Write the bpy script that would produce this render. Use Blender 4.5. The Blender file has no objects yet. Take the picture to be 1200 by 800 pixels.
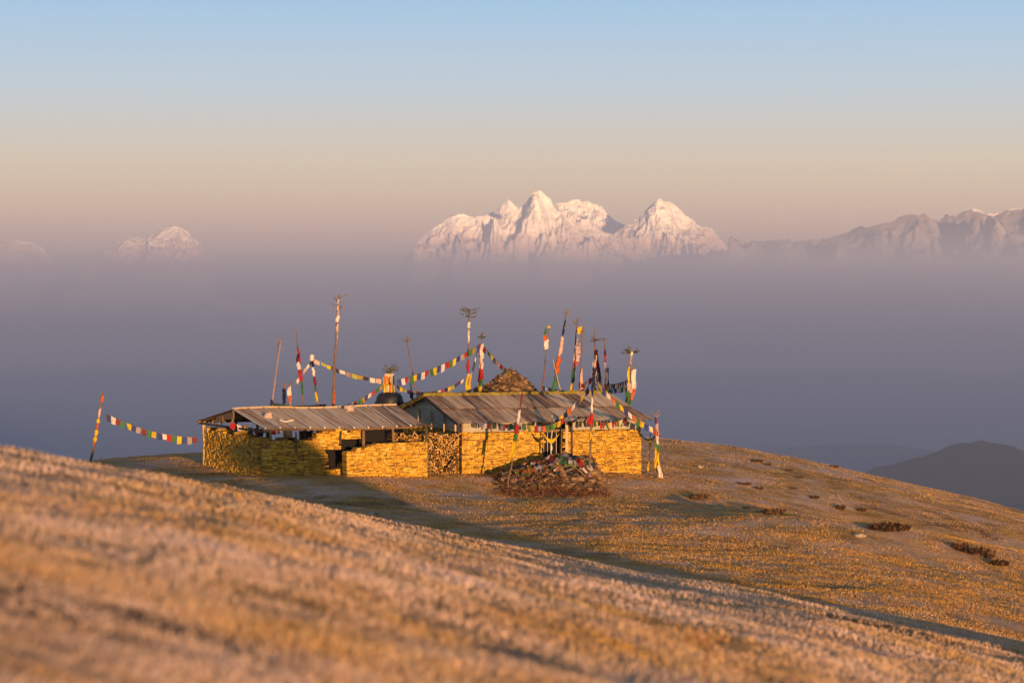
import bpy, math, random
import numpy as np
from mathutils import Vector, Matrix

SC = bpy.context.scene
COL = SC.collection
R = math.radians

# ------------------------------------------------------------------ camera
F_PX = 1200 * 85 / 36.0
PITCH = math.atan(70 / F_PX)
CAM = Vector((0.0, 0.0, 7.7))
cd = bpy.data.cameras.new('camera')
cam = bpy.data.objects.new('camera', cd)
COL.objects.link(cam)
cam.location = CAM
cam.rotation_euler = (math.pi / 2 - PITCH, 0, 0)
cd.lens = 85
cd.sensor_width = 36
cd.clip_start = 0.5
cd.clip_end = 200000
cd.dof.use_dof = True
cd.dof.focus_distance = 96
cd.dof.aperture_fstop = 1.7
SC.camera = cam

# ------------------------------------------------------------------ sky, sun, exposure
SUN_EL, SUN_AZ = 2.4, 16.0            # low sun behind the camera and a little to its right
w = bpy.data.worlds.new('World')
SC.world = w
w.use_nodes = True
nt = w.node_tree
nt.nodes.clear()
out = nt.nodes.new('ShaderNodeOutputWorld')
bg = nt.nodes.new('ShaderNodeBackground')
sky = nt.nodes.new('ShaderNodeTexSky')
sky.sky_type = 'NISHITA'
sky.sun_disc = False
sky.sun_elevation = R(SUN_EL)
sky.sun_rotation = R(180 - SUN_AZ)
sky.altitude = 3600
sky.air_density = 1.0
sky.dust_density = 2.0
sky.ozone_density = 1.0
bg.inputs['Strength'].default_value = 0.105
# low in the sky the Nishita colours give way to the cream and rose band opposite the rising sun
tcw = nt.nodes.new('ShaderNodeTexCoord')
sep = nt.nodes.new('ShaderNodeSeparateXYZ')
nt.links.new(tcw.outputs['Generated'], sep.inputs[0])
band = nt.nodes.new('ShaderNodeValToRGB')
mrg = nt.nodes.new('ShaderNodeMapRange')
mrg.inputs['From Min'].default_value = 0.0
mrg.inputs['From Max'].default_value = 0.25
nt.links.new(sep.outputs['Z'], mrg.inputs['Value'])
SKY_GAIN = 1.0 / 0.105 / 2 ** 1.27
for i, (zz, c) in enumerate([(0.0, (190, 152, 148)), (0.014, (224, 180, 150)), (0.030, (226, 194, 160)), (0.048, (219, 203, 173)), (0.080, (184, 202, 211)), (0.117, (147, 189, 221)), (0.25, (88, 142, 218))]):
    if i > 1: band.color_ramp.elements.new(0.5)
for e, (zz, c) in zip(band.color_ramp.elements, [(0.0, (190, 152, 148)), (0.014, (224, 180, 150)), (0.030, (226, 194, 160)), (0.048, (219, 203, 173)), (0.080, (184, 202, 211)), (0.117, (147, 189, 221)), (0.25, (88, 142, 218))]):
    e.position = zz / 0.25
    e.color = (*[((v / 255 + 0.055) / 1.055) ** 2.4 for v in c], 1)
nt.links.new(mrg.outputs[0], band.inputs[0])
gain = nt.nodes.new('ShaderNodeVectorMath'); gain.operation = 'SCALE'
gain.inputs['Scale'].default_value = SKY_GAIN
nt.links.new(band.outputs[0], gain.inputs[0])
fade = nt.nodes.new('ShaderNodeMapRange')
fade.inputs['From Min'].default_value = 0.12; fade.inputs['From Max'].default_value = 0.45
nt.links.new(sep.outputs['Z'], fade.inputs['Value'])
mx = nt.nodes.new('ShaderNodeMix'); mx.data_type = 'RGBA'
nt.links.new(fade.outputs[0], mx.inputs[0])
nt.links.new(gain.outputs[0], mx.inputs[6])
nt.links.new(sky.outputs[0], mx.inputs[7])
nt.links.new(mx.outputs[2], bg.inputs['Color'])
nt.links.new(bg.outputs[0], out.inputs['Surface'])

sl = bpy.data.lights.new('sun', 'SUN')
sl.energy = 5.0
sl.angle = R(0.5)
sl.color = (1.0, 0.57, 0.27)
sun = bpy.data.objects.new('sun', sl)
COL.objects.link(sun)
SD = Vector((math.sin(R(SUN_AZ)) * math.cos(R(SUN_EL)), -math.cos(R(SUN_AZ)) * math.cos(R(SUN_EL)), math.sin(R(SUN_EL))))
sun.rotation_euler = SD.to_track_quat('Z', 'Y').to_euler()
sun.location = (30, -60, 60)

SC.view_settings.view_transform = 'Standard'
SC.view_settings.look = 'None'
SC.view_settings.gamma = 1.0
SC.view_settings.use_curve_mapping = False
SC.view_settings.exposure = 1.6
SC.cycles.use_denoising = True
SC.cycles.max_bounces = 6
SC.cycles.volume_bounces = 0

# ------------------------------------------------------------------ helpers
def P(px, py, D):
    """the point seen at photo pixel (px, py) at world depth y = D"""
    X, Y = (px - 600) / F_PX, (400 - py) / F_PX
    d = Vector((X, math.cos(PITCH) + Y * math.sin(PITCH), -math.sin(PITCH) + Y * math.cos(PITCH)))
    return CAM + d * (D / d.y)

def hash2(ix, iy, seed):
    h = (ix.astype(np.int64) * 374761393 + iy.astype(np.int64) * 668265263 + seed * 974634777) & 0x7fffffff
    h = ((h ^ (h >> 13)) * 1274126177) & 0x7fffffff
    return ((h ^ (h >> 16)) & 0xffff) / 65535.0

def vnoise(x, y, seed=0):
    x = np.asarray(x, float); y = np.asarray(y, float)
    ix = np.floor(x); iy = np.floor(y)
    fx = x - ix; fy = y - iy
    fx = fx * fx * fx * (fx * (fx * 6 - 15) + 10); fy = fy * fy * fy * (fy * (fy * 6 - 15) + 10)
    a = hash2(ix, iy, seed); b = hash2(ix + 1, iy, seed); c = hash2(ix, iy + 1, seed); d = hash2(ix + 1, iy + 1, seed)
    return (a * (1 - fx) + b * fx) * (1 - fy) + (c * (1 - fx) + d * fx) * fy

def fbm(x, y, octs=4, seed=0, gain=0.5):
    s = 0; a = 1; t = 0
    for o in range(octs):
        s = s + a * (vnoise(x, y, seed + o) * 2 - 1); t += a
        c, n = 0.8, 0.6
        x, y = (x * c - y * n) * 2.03 + 17.1, (x * n + y * c) * 2.03 - 9.7
        a *= gain
    return s / t

def ridged(x, y, octs=5, seed=0, gain=0.5):
    s = 0; a = 1; t = 0
    for o in range(octs):
        s = s + a * (1 - np.abs(vnoise(x, y, seed + o) * 2 - 1)) ** 2; t += a
        c, n = 0.8, 0.6
        x, y = (x * c - y * n) * 2.1 + 5.3, (x * n + y * c) * 2.1 + 3.1
        a *= gain
    return s / t

def tag(o, label=None, cat=None, group=None, kind=None):
    if label: o['label'] = label
    if cat: o['category'] = cat
    if group: o['group'] = group
    if kind: o['kind'] = kind
    return o

def mesh_np(name, V, F, mat, parent=None, smooth=False):
    """one mesh object out of numpy vertices and quads or triangles"""
    me = bpy.data.meshes.new(name)
    V = np.asarray(V, np.float32); F = np.asarray(F, np.int32)
    n = F.shape[1]
    me.vertices.add(len(V)); me.vertices.foreach_set('co', V.ravel())
    me.loops.add(F.size); me.loops.foreach_set('vertex_index', F.ravel())
    me.polygons.add(len(F)); me.polygons.foreach_set('loop_start', np.arange(0, F.size, n, dtype=np.int32))
    if smooth: me.polygons.foreach_set('use_smooth', np.ones(len(F), bool))
    me.update(calc_edges=True)
    me.materials.append(mat)
    o = bpy.data.objects.new(name, me)
    COL.objects.link(o)
    if parent: o.parent = parent
    return o

def grid_faces(nx, ny):
    i, j = np.meshgrid(np.arange(nx - 1), np.arange(ny - 1))
    a = (j * nx + i).ravel()
    return np.stack([a, a + 1, a + nx + 1, a + nx], 1)

def material(name, col, rough=0.85, metal=0.0):
    m = bpy.data.materials.new(name)
    m.use_nodes = True
    b = m.node_tree.nodes['Principled BSDF']
    b.inputs['Base Color'].default_value = (*col, 1)
    b.inputs['Roughness'].default_value = rough
    b.inputs['Metallic'].default_value = metal
    b.inputs['Specular IOR Level'].default_value = 0.25
    return m

class NB:
    """small node-building helper"""
    def __init__(s, m): s.t = m.node_tree; s.b = s.t.nodes['Principled BSDF']
    def n(s, typ, **kw):
        x = s.t.nodes.new('ShaderNode' + typ)
        for k, v in kw.items():
            if k in x.inputs: x.inputs[k].default_value = v
            else: setattr(x, k, v)
        return x
    def l(s, a, b): s.t.links.new(a, b)
    def noise(s, scale, detail=4, rough=0.55, stretch=None, coord='Object', dist=0.0):
        tc = s.n('TexCoord'); src = tc.outputs[coord]
        if stretch:
            mp = s.n('Mapping'); mp.inputs['Scale'].default_value = stretch
            s.l(src, mp.inputs[0]); src = mp.outputs[0]
        x = s.n('TexNoise', Scale=scale, Detail=detail, Roughness=rough, Distortion=dist)
        s.l(src, x.inputs['Vector'])
        return x.outputs['Fac']
    def ramp(s, fac, stops, interp='LINEAR'):
        x = s.n('ValToRGB'); cr = x.color_ramp; cr.interpolation = interp
        while len(cr.elements) < len(stops): cr.elements.new(0.5)
        for e, (p, c) in zip(cr.elements, stops):
            e.position = p; e.color = (*c, 1) if len(c) == 3 else c
        s.l(fac, x.inputs[0])
        return x.outputs[0]
    def mix(s, fac, a, b, mode='MIX'):
        x = s.n('Mix', data_type='RGBA', blend_type=mode)
        for sock, v in ((x.inputs[0], fac), (x.inputs[6], a), (x.inputs[7], b)):
            if hasattr(v, 'is_output'): s.l(v, sock)
            elif isinstance(v, tuple): sock.default_value = (*v, 1)
            else: sock.default_value = v
        return x.outputs[2]
    def color(s, c): s.l(c, s.b.inputs['Base Color'])
    def bump(s, h, strength=0.5, dist=0.05):
        x = s.n('Bump', Strength=strength, Distance=dist)
        s.l(h, x.inputs['Height']); s.l(x.outputs[0], s.b.inputs['Normal'])

# ------------------------------------------------------------------ terrain of the hilltop
def smax(a, b, k):
    h = np.clip(0.5 + 0.5 * (a - b) / k, 0, 1)
    return b * (1 - h) + a * h + k * h * (1 - h)

def gauss(x, y, cx, cy, sx, sy, a=0.0):
    c, s = math.cos(a), math.sin(a)
    u = (x - cx) * c + (y - cy) * s; v = -(x - cx) * s + (y - cy) * c
    return np.exp(-(u / sx) ** 2 - (v / sy) ** 2)

def g_near(x, y):
    """the slope the photographer stands on"""
    yy = np.maximum(y, 5.0)
    t = np.clip(x / yy, -0.42, 0.42)
    dc = 37 + 47 * t
    k = 1.6 / dc ** 2
    xe = np.where(x < 0, 20 * np.tanh(x / 20), 26 * np.tanh(x / 26))
    z = 6.1 - 0.0165 * y - 0.32 * xe - k * np.maximum(y, 0) ** 2
    z = z - 0.04 * np.maximum(x - 9.5, 0) ** 2 - 0.31 * np.exp(-((t + 0.01) / 0.13) ** 2) * np.clip(y / 32, 0, 1) ** 2
    z = z + 1.9 * gauss(x, y, 10.25, 31, 1.55, 3.0)      # added unseen knoll right of the view, shaped to shade the shelter ground
    z = z + 0.08 * fbm(x * 0.16 + 3, y * 0.16, 3, 11) * np.clip(y / 12, 0.3, 1) + 0.06 * fbm(x * 0.55, y * 0.5, 3, 13)
    return z

def g_mid(x, y):
    """the level shoulder with the buildings, falling off to the right and beyond"""
    u = np.maximum(x - 3, 0)
    z = -0.06 * u - 0.0045 * np.minimum(u, 40) ** 2 - np.maximum(u - 40, 0) * 0.3
    b = np.maximum(y - (107 + 0.10 * np.minimum(x, 30) + 0.9 * np.minimum(x + 8, 0)), 0)
    z = z - 0.0018 * b ** 2
    z = z - 0.010 * np.maximum(-x - 17, 0) ** 2 - 0.02 * np.maximum(57 - y, 0) ** 2 + 0.35 * gauss(x, y, 9, 60, 6.5, 7.5)
    st = lambda q: np.clip(q, 0, 1) ** 2 * (3 - 2 * np.clip(q, 0, 1))
    z = z - 0.24 * st((95.8 - y) / 4.5) * st((y - 66) / 22) * st((x + 6) / 4) * (1 - st((x - 4) / 6)) + 0.12 * (1 - st((y - 64) / 20)) * st((x + 8) / 6) - 0.27 * gauss(x, y, 0.9, 91.6, 3.6, 4.0)
    z = z + 0.50 * gauss(x, y, 13.5, 80, 7, 4.5, -0.04) - 0.65 * gauss(x, y, 16, 93, 7.0, 6.5, -0.08)
    z = z + 0.55 * gauss(x, y, 9, 119, 9, 9, 0.0) + 0.22 * gauss(x, y, -7, 90.5, 7, 5)
    z = z + 0.10 * fbm(x * 0.13, y * 0.13, 4, 31) * np.clip((x + 1) / 5, 0.25, 1.5)
    return z

def ground_z(x, y, detail=True):
    x = np.asarray(x, float); y = np.asarray(y, float)
    z = smax(g_near(x, y), g_mid(x, y), 0.5)
    if detail:
        z = z + 0.035 * fbm(x * 0.9, y * 0.9, 4, 51)
    # the sides of the mountain fall away to the valley
    r = np.maximum(np.abs(x) - 42, 0)
    z = z - 0.03 * r ** 1.6 - 0.008 * np.maximum(-y - 50, 0) ** 1.6
    return np.maximum(z, -140)

def gz(x, y): return float(ground_z(np.array([x]), np.array([y]))[0])

def graded(lo, hi, dense_lo, dense_hi, step, grow=1.12):
    a = list(np.arange(dense_lo, dense_hi + 1e-6, step))
    s = step
    while a[-1] < hi: s = min(s * grow, 12); a.append(a[-1] + s)
    s = step
    while a[0] > lo: s = min(s * grow, 12); a.insert(0, a[0] - s)
    return np.array(a)

# ground material: straw, frost, bare soil and dark heath in patches of their own
mg = material('dry_frosted_turf', (0.3, 0.2, 0.1), 0.95)
b = NB(mg)
base = b.ramp(b.noise(1.1, 8, 0.65), [(0.28, (0.17, 0.085, 0.018)), (0.45, (0.40, 0.21, 0.05)), (0.62, (0.56, 0.33, 0.10)), (0.8, (0.62, 0.40, 0.18))])
frost = b.ramp(b.noise(0.35, 6, 0.7), [(0.44, (0, 0, 0)), (0.68, (1, 1, 1))])
c1 = b.mix(frost, base, (0.66, 0.46, 0.37))
heath = b.ramp(b.noise(0.16, 7, 0.72), [(0.55, (0, 0, 0)), (0.66, (1, 1, 1))])
c2 = b.mix(heath, c1, (0.09, 0.055, 0.025))
b.color(c2)
b.bump(b.noise(9, 9, 0.75), 1.0, 0.12)

xs = graded(-130, 150, -24, 34, 0.30)
ys = graded(-110, 260, 5, 128, 0.36)
X, Y = np.meshgrid(xs, ys)
Z = ground_z(X, Y)
ground = mesh_np('ground', np.stack([X, Y, Z], -1).reshape(-1, 3), grid_faces(len(xs), len(ys)), mg, smooth=True)
tag(ground, 'dry frosted grass hilltop sloping down to the right', 'ground', kind='structure')

# ------------------------------------------------------------------ valley far below, haze hills, snow mountains
mv = material('forested_valley', (0.05, 0.06, 0.04), 0.95)
b = NB(mv)
b.color(b.ramp(b.noise(0.0012, 8, 0.65), [(0.3, (0.006, 0.011, 0.009)), (0.6, (0.012, 0.018, 0.014)), (0.8, (0.022, 0.026, 0.018))]))

def hill_mesh(name, pts, D, depth, base_z, seed, amp, n=260, m=90, back=None, mat=None, octs=6, front_pow=1.0, smooth=True):
    """a mountain with a traced skyline at distance D: spurs and gullies run down its front and its back"""
    xp = np.array([P(p[0], p[1], D).x for p in pts]); zp = np.array([P(p[0], p[1], D).z for p in pts])
    xx = np.linspace(xp[0], xp[-1], n)
    v = np.concatenate([-np.linspace(1, 0, m) ** 1.4, np.linspace(0, 1, m // 2)[1:] ** 1.2])
    X, Vv = np.meshgrid(xx, v)
    back = back or depth
    dist = np.where(Vv < 0, Vv * depth, Vv * back)
    a = np.abs(Vv)
    sc = depth * 0.16
    warp = fbm(X / (sc * 2), dist / (sc * 2), 4, seed + 7) * sc * 0.9 * np.minimum(a * 4, 1)
    prof = np.interp(X + warp, xp, zp)
    H = prof - base_z
    rg = ridged(X / (sc * 1.1) + fbm(X / sc, dist / sc, 3, seed) * 0.35, dist / (sc * 2.6), octs, seed + 1, 0.55)
    shape = (1 - a) ** front_pow
    env = np.clip(a * 5, 0, 1) * np.clip((1 - a) * 3, 0, 1)
    Z = base_z + H * shape + amp * (rg - 0.55) * (env + 0.05) + amp * 0.3 * (ridged(X / (sc * 0.33) + 2.0 * rg, dist / (sc * 0.9), 4, seed + 9) - 0.5) * (env + 0.10) + amp * 0.03 * fbm(X / (sc * 0.12), dist / (sc * 0.12) + 3.3, 3, seed + 11)
    Y = D + dist + fbm(X / sc, X * 0 + 0.5, 3, seed + 3) * depth * 0.05
    o = mesh_np(name, np.stack([X, Y, Z], -1).reshape(-1, 3), grid_faces(X.shape[1], X.shape[0]), mat, smooth=smooth)
    return o

VALLEY = -2100.0
xs = graded(-52000, 52000, -3000, 3000, 400, 1.1)
def far_axis(lo, hi, s): return np.arange(lo, hi + 1, s)
xs = far_axis(-52000, 52000, 800); ys = far_axis(-24000, 52000, 800)
X, Y = np.meshgrid(xs, ys)
rr = np.hypot(X, Y)
Z = VALLEY + 350 * ridged(X / 6000.0, Y / 6000.0, 4, 71)
valley = mesh_np('valley', np.stack([X, Y, Z], -1).reshape(-1, 3), grid_faces(len(xs), len(ys)), mv, smooth=True)
tag(valley, 'deep valley floor lost in the haze', 'valley', kind='structure')
# the mountain the hilltop belongs to
rad = np.array([100, 160, 300, 600, 1000, 1600, 2400, 3400, 4600, 6000.]); ang = np.linspace(0, 2 * math.pi, 73)
A, RR = np.meshgrid(ang, rad)
X = RR * np.cos(A); Y = RR * np.sin(A) + 60
Z = -190 - 0.12 * (RR - 100) - (VALLEY * -1 - 100) * ((RR - 100) / 5900) ** 0.8 + 120 * fbm(X / 700, Y / 700, 4, 91) * np.clip((RR - 200) / 800, 0, 1)
flank = mesh_np('mountain_flank', np.stack([X, Y, Z], -1).reshape(-1, 3), grid_faces(73, len(rad)), mv, smooth=True)
tag(flank, 'steep flank of the hill falling to the valley', 'hillside', kind='structure')

hA = hill_mesh('hills', [(930, 640), (960, 600), (985, 572), (1000, 562), (1040, 548), (1080, 536), (1110, 525), (1130, 519), (1152, 516.5), (1172, 519), (1190, 522), (1230, 527), (1300, 540), (1400, 575)], 7000, 2300, VALLEY, 5, 220, mat=mv)
hB = hill_mesh('hills', [(780, 590), (840, 545), (880, 530), (930, 523), (980, 519), (1040, 521), (1120, 530), (1250, 545), (1400, 560)], 17000, 4500, VALLEY, 15, 260, mat=mv)
hC = hill_mesh('hills', [(1090, 640), (1130, 610), (1160, 597), (1180, 592), (1220, 588), (1300, 592), (1400, 610)], 5600, 1400, VALLEY, 25, 160, mat=mv)
for o, l in ((hA, 'dark flat topped hill rising in the haze behind the right slope'), (hB, 'faint blue ridge behind the dark hazy hill'), (hC, 'low dark spur at the foot of the hazy hill')):
    tag(o, l, 'hill', kind='structure')

ms = material('snow_and_rock', (0.8, 0.8, 0.82), 0.7)
b = NB(ms)
b.color(b.ramp(b.noise(0.0011, 9, 0.7, stretch=(1, 1, 0.6)), [(0.36, (0.34, 0.30, 0.28)), (0.45, (0.80, 0.75, 0.71)), (0.7, (0.92, 0.88, 0.84))]))
snowc = b.b.inputs['Base Color'].links[0].from_socket
tc = b.n('TexCoord'); sp = b.n('SeparateXYZ'); b.l(tc.outputs['Object'], sp.inputs[0])
mrz = b.n('MapRange'); b.l(sp.outputs['Z'], mrz.inputs['Value'])
mrz.inputs['From Min'].default_value = 500; mrz.inputs['From Max'].default_value = 2100
ad = b.n('Math', operation='ADD'); b.l(mrz.outputs[0], ad.inputs[0])
ns_ = b.n('Math', operation='MULTIPLY_ADD'); b.l(b.noise(0.0011, 8, 0.7), ns_.inputs[0]); ns_.inputs[1].default_value = 1.0; ns_.inputs[2].default_value = -0.5
b.l(ns_.outputs[0], ad.inputs[1])
b.color(b.mix(b.ramp(ad.outputs[0], [(0.30, (0, 0, 0)), (0.58, (1, 1, 1))]), (0.62, 0.49, 0.47), snowc))     # bare rock below the snow line, tinted pale peach to paint the haze fade
b.bump(b.noise(0.0022, 10, 0.65), 0.8, 300.0)
mr = material('bare_rock_range', (0.2, 0.18, 0.17), 0.9)
b = NB(mr)
b.color(b.ramp(b.noise(0.0009, 9, 0.7), [(0.4, (0.16, 0.14, 0.16)), (0.58, (0.27, 0.24, 0.25)), (0.72, (0.45, 0.42, 0.42))]))
b.bump(b.noise(0.002, 9, 0.7), 0.8, 200.0)
DM = 62000
def snow(pts, D, depth, seed, amp, label, mat=ms, n=420, m=150):
    o = hill_mesh('mountain', pts, D, depth, -1500, seed, amp, n=n, m=m, mat=mat, octs=7)
    return tag(o, label, 'mountain', kind='structure')
snow([(448, 340), (472, 306), (484, 290), (490, 281), (495, 276), (505, 268), (515, 262), (522, 257), (530, 253), (537, 250), (543, 248), (549, 251), (556, 254), (562, 253), (568, 251), (575, 252), (582, 256), (590, 254), (598, 249), (606, 244), (613, 240), (619, 231), (624, 226), (629, 223), (634, 223.5), (640, 229), (645, 234), (649, 243), (660, 252), (680, 262), (705, 270), (740, 280), (790, 310)], DM, 5500, 101, 1400,
     'sunlit snow peak with a rounded pointed summit, tallest on the horizon')
snow([(520, 300), (548, 268), (562, 254), (572, 250), (583, 244), (590, 238), (595, 233), (599, 236), (603, 240), (612, 246), (630, 244), (645, 241), (653, 238), (662, 237), (671, 234.5), (680, 234), (690, 236), (698, 239), (705, 242), (711, 250), (718, 256), (727, 261), (740, 264), (770, 280), (820, 305)], DM + 5000, 5500, 131, 1200,
     'broad snow shoulder behind the tallest sunlit peak')
snow([(660, 305), (700, 285), (722, 271), (733, 264), (742, 259), (750, 253), (757, 247), (762, 241), (767, 237), (772, 233), (776, 235), (783, 237), (790, 238), (796, 244), (803, 250), (809, 256), (816, 262), (825, 266), (833, 266), (838, 271), (846, 281), (862, 300), (885, 330)], DM + 1500, 5500, 161, 1200,
     'steep snow peak standing to the right of the tallest summit')
snow([(95, 330), (112, 302), (125, 290), (140, 283), (150, 276), (160, 279), (172, 277), (184, 272), (195, 267), (205, 264.5), (213, 266), (222, 273), (232, 282), (240, 292), (252, 304), (265, 330)], DM + 16000, 8000, 191, 1100,
     'small pink snow peak low on the horizon above the long flag string')
snow([(-120, 305), (-60, 296), (-20, 290), (5, 285), (20, 281), (38, 283), (52, 292), (62, 306), (75, 330)], DM + 18000, 8000, 211, 900,
     'faint pink snow ridge cut off by the left edge')
snow([(790, 315), (840, 296), (880, 283), (905, 280), (925, 282), (940, 282), (960, 280), (975, 278), (990, 273), (1008, 268), (1025, 266), (1040, 260), (1055, 252), (1066, 249), (1078, 252), (1084, 249), (1092, 255), (1102, 256), (1110, 251), (1120, 253), (1130, 247), (1143, 245), (1155, 250), (1165, 251), (1178, 247), (1195, 246), (1215, 240), (1260, 250), (1340, 262), (1450, 290)], DM - 6000, 9000, 241, 1500,
     'long jagged rock range with a little snow at the far right', mat=mr)
snow([(1050, 300), (1090, 270), (1115, 256), (1128, 249), (1136, 246), (1140, 243), (1146, 245), (1155, 250), (1170, 249), (1185, 244), (1200, 243), (1230, 246), (1300, 280)], DM + 4000, 7000, 271, 900,
     'bright snow tops peeping over the jagged rock range')

# haze over the valley: one closed box, even density, top a little above the hilltop
mh = bpy.data.materials.new('valley_haze')
mh.use_nodes = True
t = mh.node_tree
t.nodes.clear()
ho = t.nodes.new('ShaderNodeOutputMaterial')
pv = t.nodes.new('ShaderNodeVolumePrincipled')
pv.inputs['Color'].default_value = (0.76, 0.82, 1.0, 1)
pv.inputs['Density'].default_value = 0.86e-4
pv.inputs['Anisotropy'].default_value = 0.2
t.links.new(pv.outputs[0], ho.inputs['Volume'])
HZ = 385.0
bx = np.array([(x, y, z) for z in (VALLEY - 300, HZ) for y in (-26000, 53000) for x in (-53000, 53000)], float)
haze = mesh_np('haze', bx, [(0, 2, 3, 1), (4, 5, 7, 6), (0, 1, 5, 4), (1, 3, 7, 5), (3, 2, 6, 7), (2, 0, 4, 6)], mh)
tag(haze, 'even pale haze filling the valley up to the snow peaks', 'haze', kind='stuff')

# ------------------------------------------------------------------ mesh collector and small builders
class MB:
    def __init__(s): s.v = []; s.f = []
    def quad(s, a, b, c, d):
        i = len(s.v); s.v += [tuple(a), tuple(b), tuple(c), tuple(d)]; s.f.append((i, i + 1, i + 2, i + 3))
    def hexa(s, p):
        i = len(s.v); s.v += [tuple(q) for q in p]
        for f in ((0, 3, 2, 1), (4, 5, 6, 7), (0, 1, 5, 4), (1, 2, 6, 5), (2, 3, 7, 6), (3, 0, 4, 7)):
            s.f.append(tuple(i + k for k in f))
    def box(s, x0, x1, y0, y1, z0, z1, jit=0.0, rnd=None):
        p = [(x, y, z) for z in (z0, z1) for (x, y) in ((x0, y0), (x1, y0), (x1, y1), (x0, y1))]
        if jit: p = [tuple(c + rnd.uniform(-jit, jit) for c in q) for q in p]
        s.hexa(p)
    def rock(s, c, r, rnd, flat=0.6):
        """an angular stone: a squashed, cut icosahedron-like lump"""
        c = Vector(c); n = 7; i = len(s.v)
        rot = Matrix.Rotation(rnd.uniform(0, 6.28), 3, 'Z') @ Matrix.Rotation(rnd.uniform(-0.5, 0.5), 3, 'X')
        rings = [(-0.8, 0.65), (-0.1, 1.0), (0.55, 0.75)]
        for (h, q) in rings:
            for k in range(n):
                a = 2 * math.pi * k / n + rnd.uniform(-0.25, 0.25)
                rr = r * q * rnd.uniform(0.75, 1.15)
                s.v.append(tuple(c + rot @ Vector((rr * math.cos(a), rr * math.sin(a), h * r * flat * rnd.uniform(0.85, 1.15)))))
        for j in range(2):
            for k in range(n):
                a = i + j * n + k; b2 = i + j * n + (k + 1) % n
                s.f.append((a, b2, b2 + n, a + n))
        s.f.append(tuple(i + k for k in reversed(range(n))))
        s.f.append(tuple(i + 2 * n + k for k in range(n)))
    def tube(s, pts, rad, n=6, cap=True):
        pts = [Vector(p) for p in pts]
        if not hasattr(rad, '__len__'): rad = [rad] * len(pts)
        i0 = len(s.v)
        for j, p in enumerate(pts):
            d = (pts[min(j + 1, len(pts) - 1)] - pts[max(j - 1, 0)])
            if d.length < 1e-9: d = Vector((0, 0, 1))
            d.normalize()
            u = d.orthogonal().normalized() if abs(d.z) < 0.9 else Vector((1, 0, 0)).cross(d).normalized()
            v = d.cross(u)
            for k in range(n):
                a = 2 * math.pi * k / n
                s.v.append(tuple(p + (u * math.cos(a) + v * math.sin(a)) * rad[j]))
        for j in range(len(pts) - 1):
            for k in range(n):
                a = i0 + j * n + k; b2 = i0 + j * n + (k + 1) % n
                s.f.append((a, b2, b2 + n, a + n))
        if cap:
            s.f.append(tuple(i0 + k for k in reversed(range(n))))
            s.f.append(tuple(i0 + (len(pts) - 1) * n + k for k in range(n)))
    def grid(s, rows):
        nx = len(rows[0]); i = len(s.v)
        for r in rows: s.v += [tuple(p) for p in r]
        for j in range(len(rows) - 1):
            for k in range(nx - 1):
                a = i + j * nx + k
                s.f.append((a, a + 1, a + nx + 1, a + nx))
    def build(s, name, mat, parent=None, smooth=False, origin=None):
        me = bpy.data.meshes.new(name)
        v = s.v
        if origin is not None:
            v = [(a - origin[0], b_ - origin[1], c - origin[2]) for a, b_, c in v]
        me.from_pydata(v, [], s.f)
        if smooth:
            me.polygons.foreach_set('use_smooth', np.ones(len(me.polygons), bool))
        me.update()
        me.materials.append(mat)
        o = bpy.data.objects.new(name, me)
        COL.objects.link(o)
        if parent: o.parent = parent
        elif origin is not None: o.location = origin
        return o

def empty(name, loc, rz=0.0, label=None, cat=None, group=None):
    o = bpy.data.objects.new(name, None)
    o.empty_display_size = 0.2
    COL.objects.link(o)
    o.location = loc; o.rotation_euler = (0, 0, rz)
    return tag(o, label, cat, group)

# ------------------------------------------------------------------ materials of the buildings and flags
def noisy(name, stops, scale=3.0, rough=0.9, stretch=None, bump=0.4, bdist=0.02, metal=0.0, island=0.0, objrand=0.0, bscale=None):
    m = material(name, stops[0][1], rough, metal)
    b = NB(m)
    f = b.noise(scale, 6, 0.65, stretch=stretch)
    if island or objrand:
        g = b.n('NewGeometry') if island else b.n('ObjectInfo')
        r = g.outputs['Random Per Island' if island else 'Random']
        a = b.n('MapRange'); b.l(r, a.inputs['Value'])
        amt = island or objrand
        a.inputs['To Min'].default_value = -amt; a.inputs['To Max'].default_value = amt
        s = b.n('Math', operation='ADD'); b.l(f, s.inputs[0]); b.l(a.outputs[0], s.inputs[1]); f2 = s.outputs[0]
    else: f2 = f
    b.color(b.ramp(f2, stops))
    if bump: b.bump(b.noise(bscale or scale * 4, 6, 0.7), bump, bdist)
    return m

M = {}
M['stone'] = noisy('ochre_stone', [(0.12, (0.16, 0.085, 0.025)), (0.32, (0.38, 0.195, 0.022)), (0.55, (0.55, 0.30, 0.024)), (0.72, (0.60, 0.36, 0.045)), (0.92, (0.54, 0.42, 0.20))], 5.0, island=0.25, bump=0.6, bdist=0.03)
M['stone_core'] = noisy('wall_core', [(0.3, (0.05, 0.035, 0.02)), (0.7, (0.12, 0.08, 0.04))], 6.0)
M['rock'] = noisy('brown_rock', [(0.25, (0.06, 0.035, 0.02)), (0.5, (0.16, 0.09, 0.04)), (0.75, (0.30, 0.19, 0.09))], 4.0, island=0.25, bump=0.7, bdist=0.04)
M['pale_rock'] = noisy('pale_rock', [(0.3, (0.28, 0.21, 0.12)), (0.7, (0.46, 0.37, 0.24))], 5.0)
M['tin'] = noisy('weathered_tin', [(0.28, (0.16, 0.08, 0.04)), (0.43, (0.40, 0.24, 0.12)), (0.6, (0.62, 0.42, 0.24)), (0.8, (0.78, 0.58, 0.38))], 1.3, rough=0.6, stretch=(5, 0.25, 1), objrand=0.2, bump=0.15)
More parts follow.
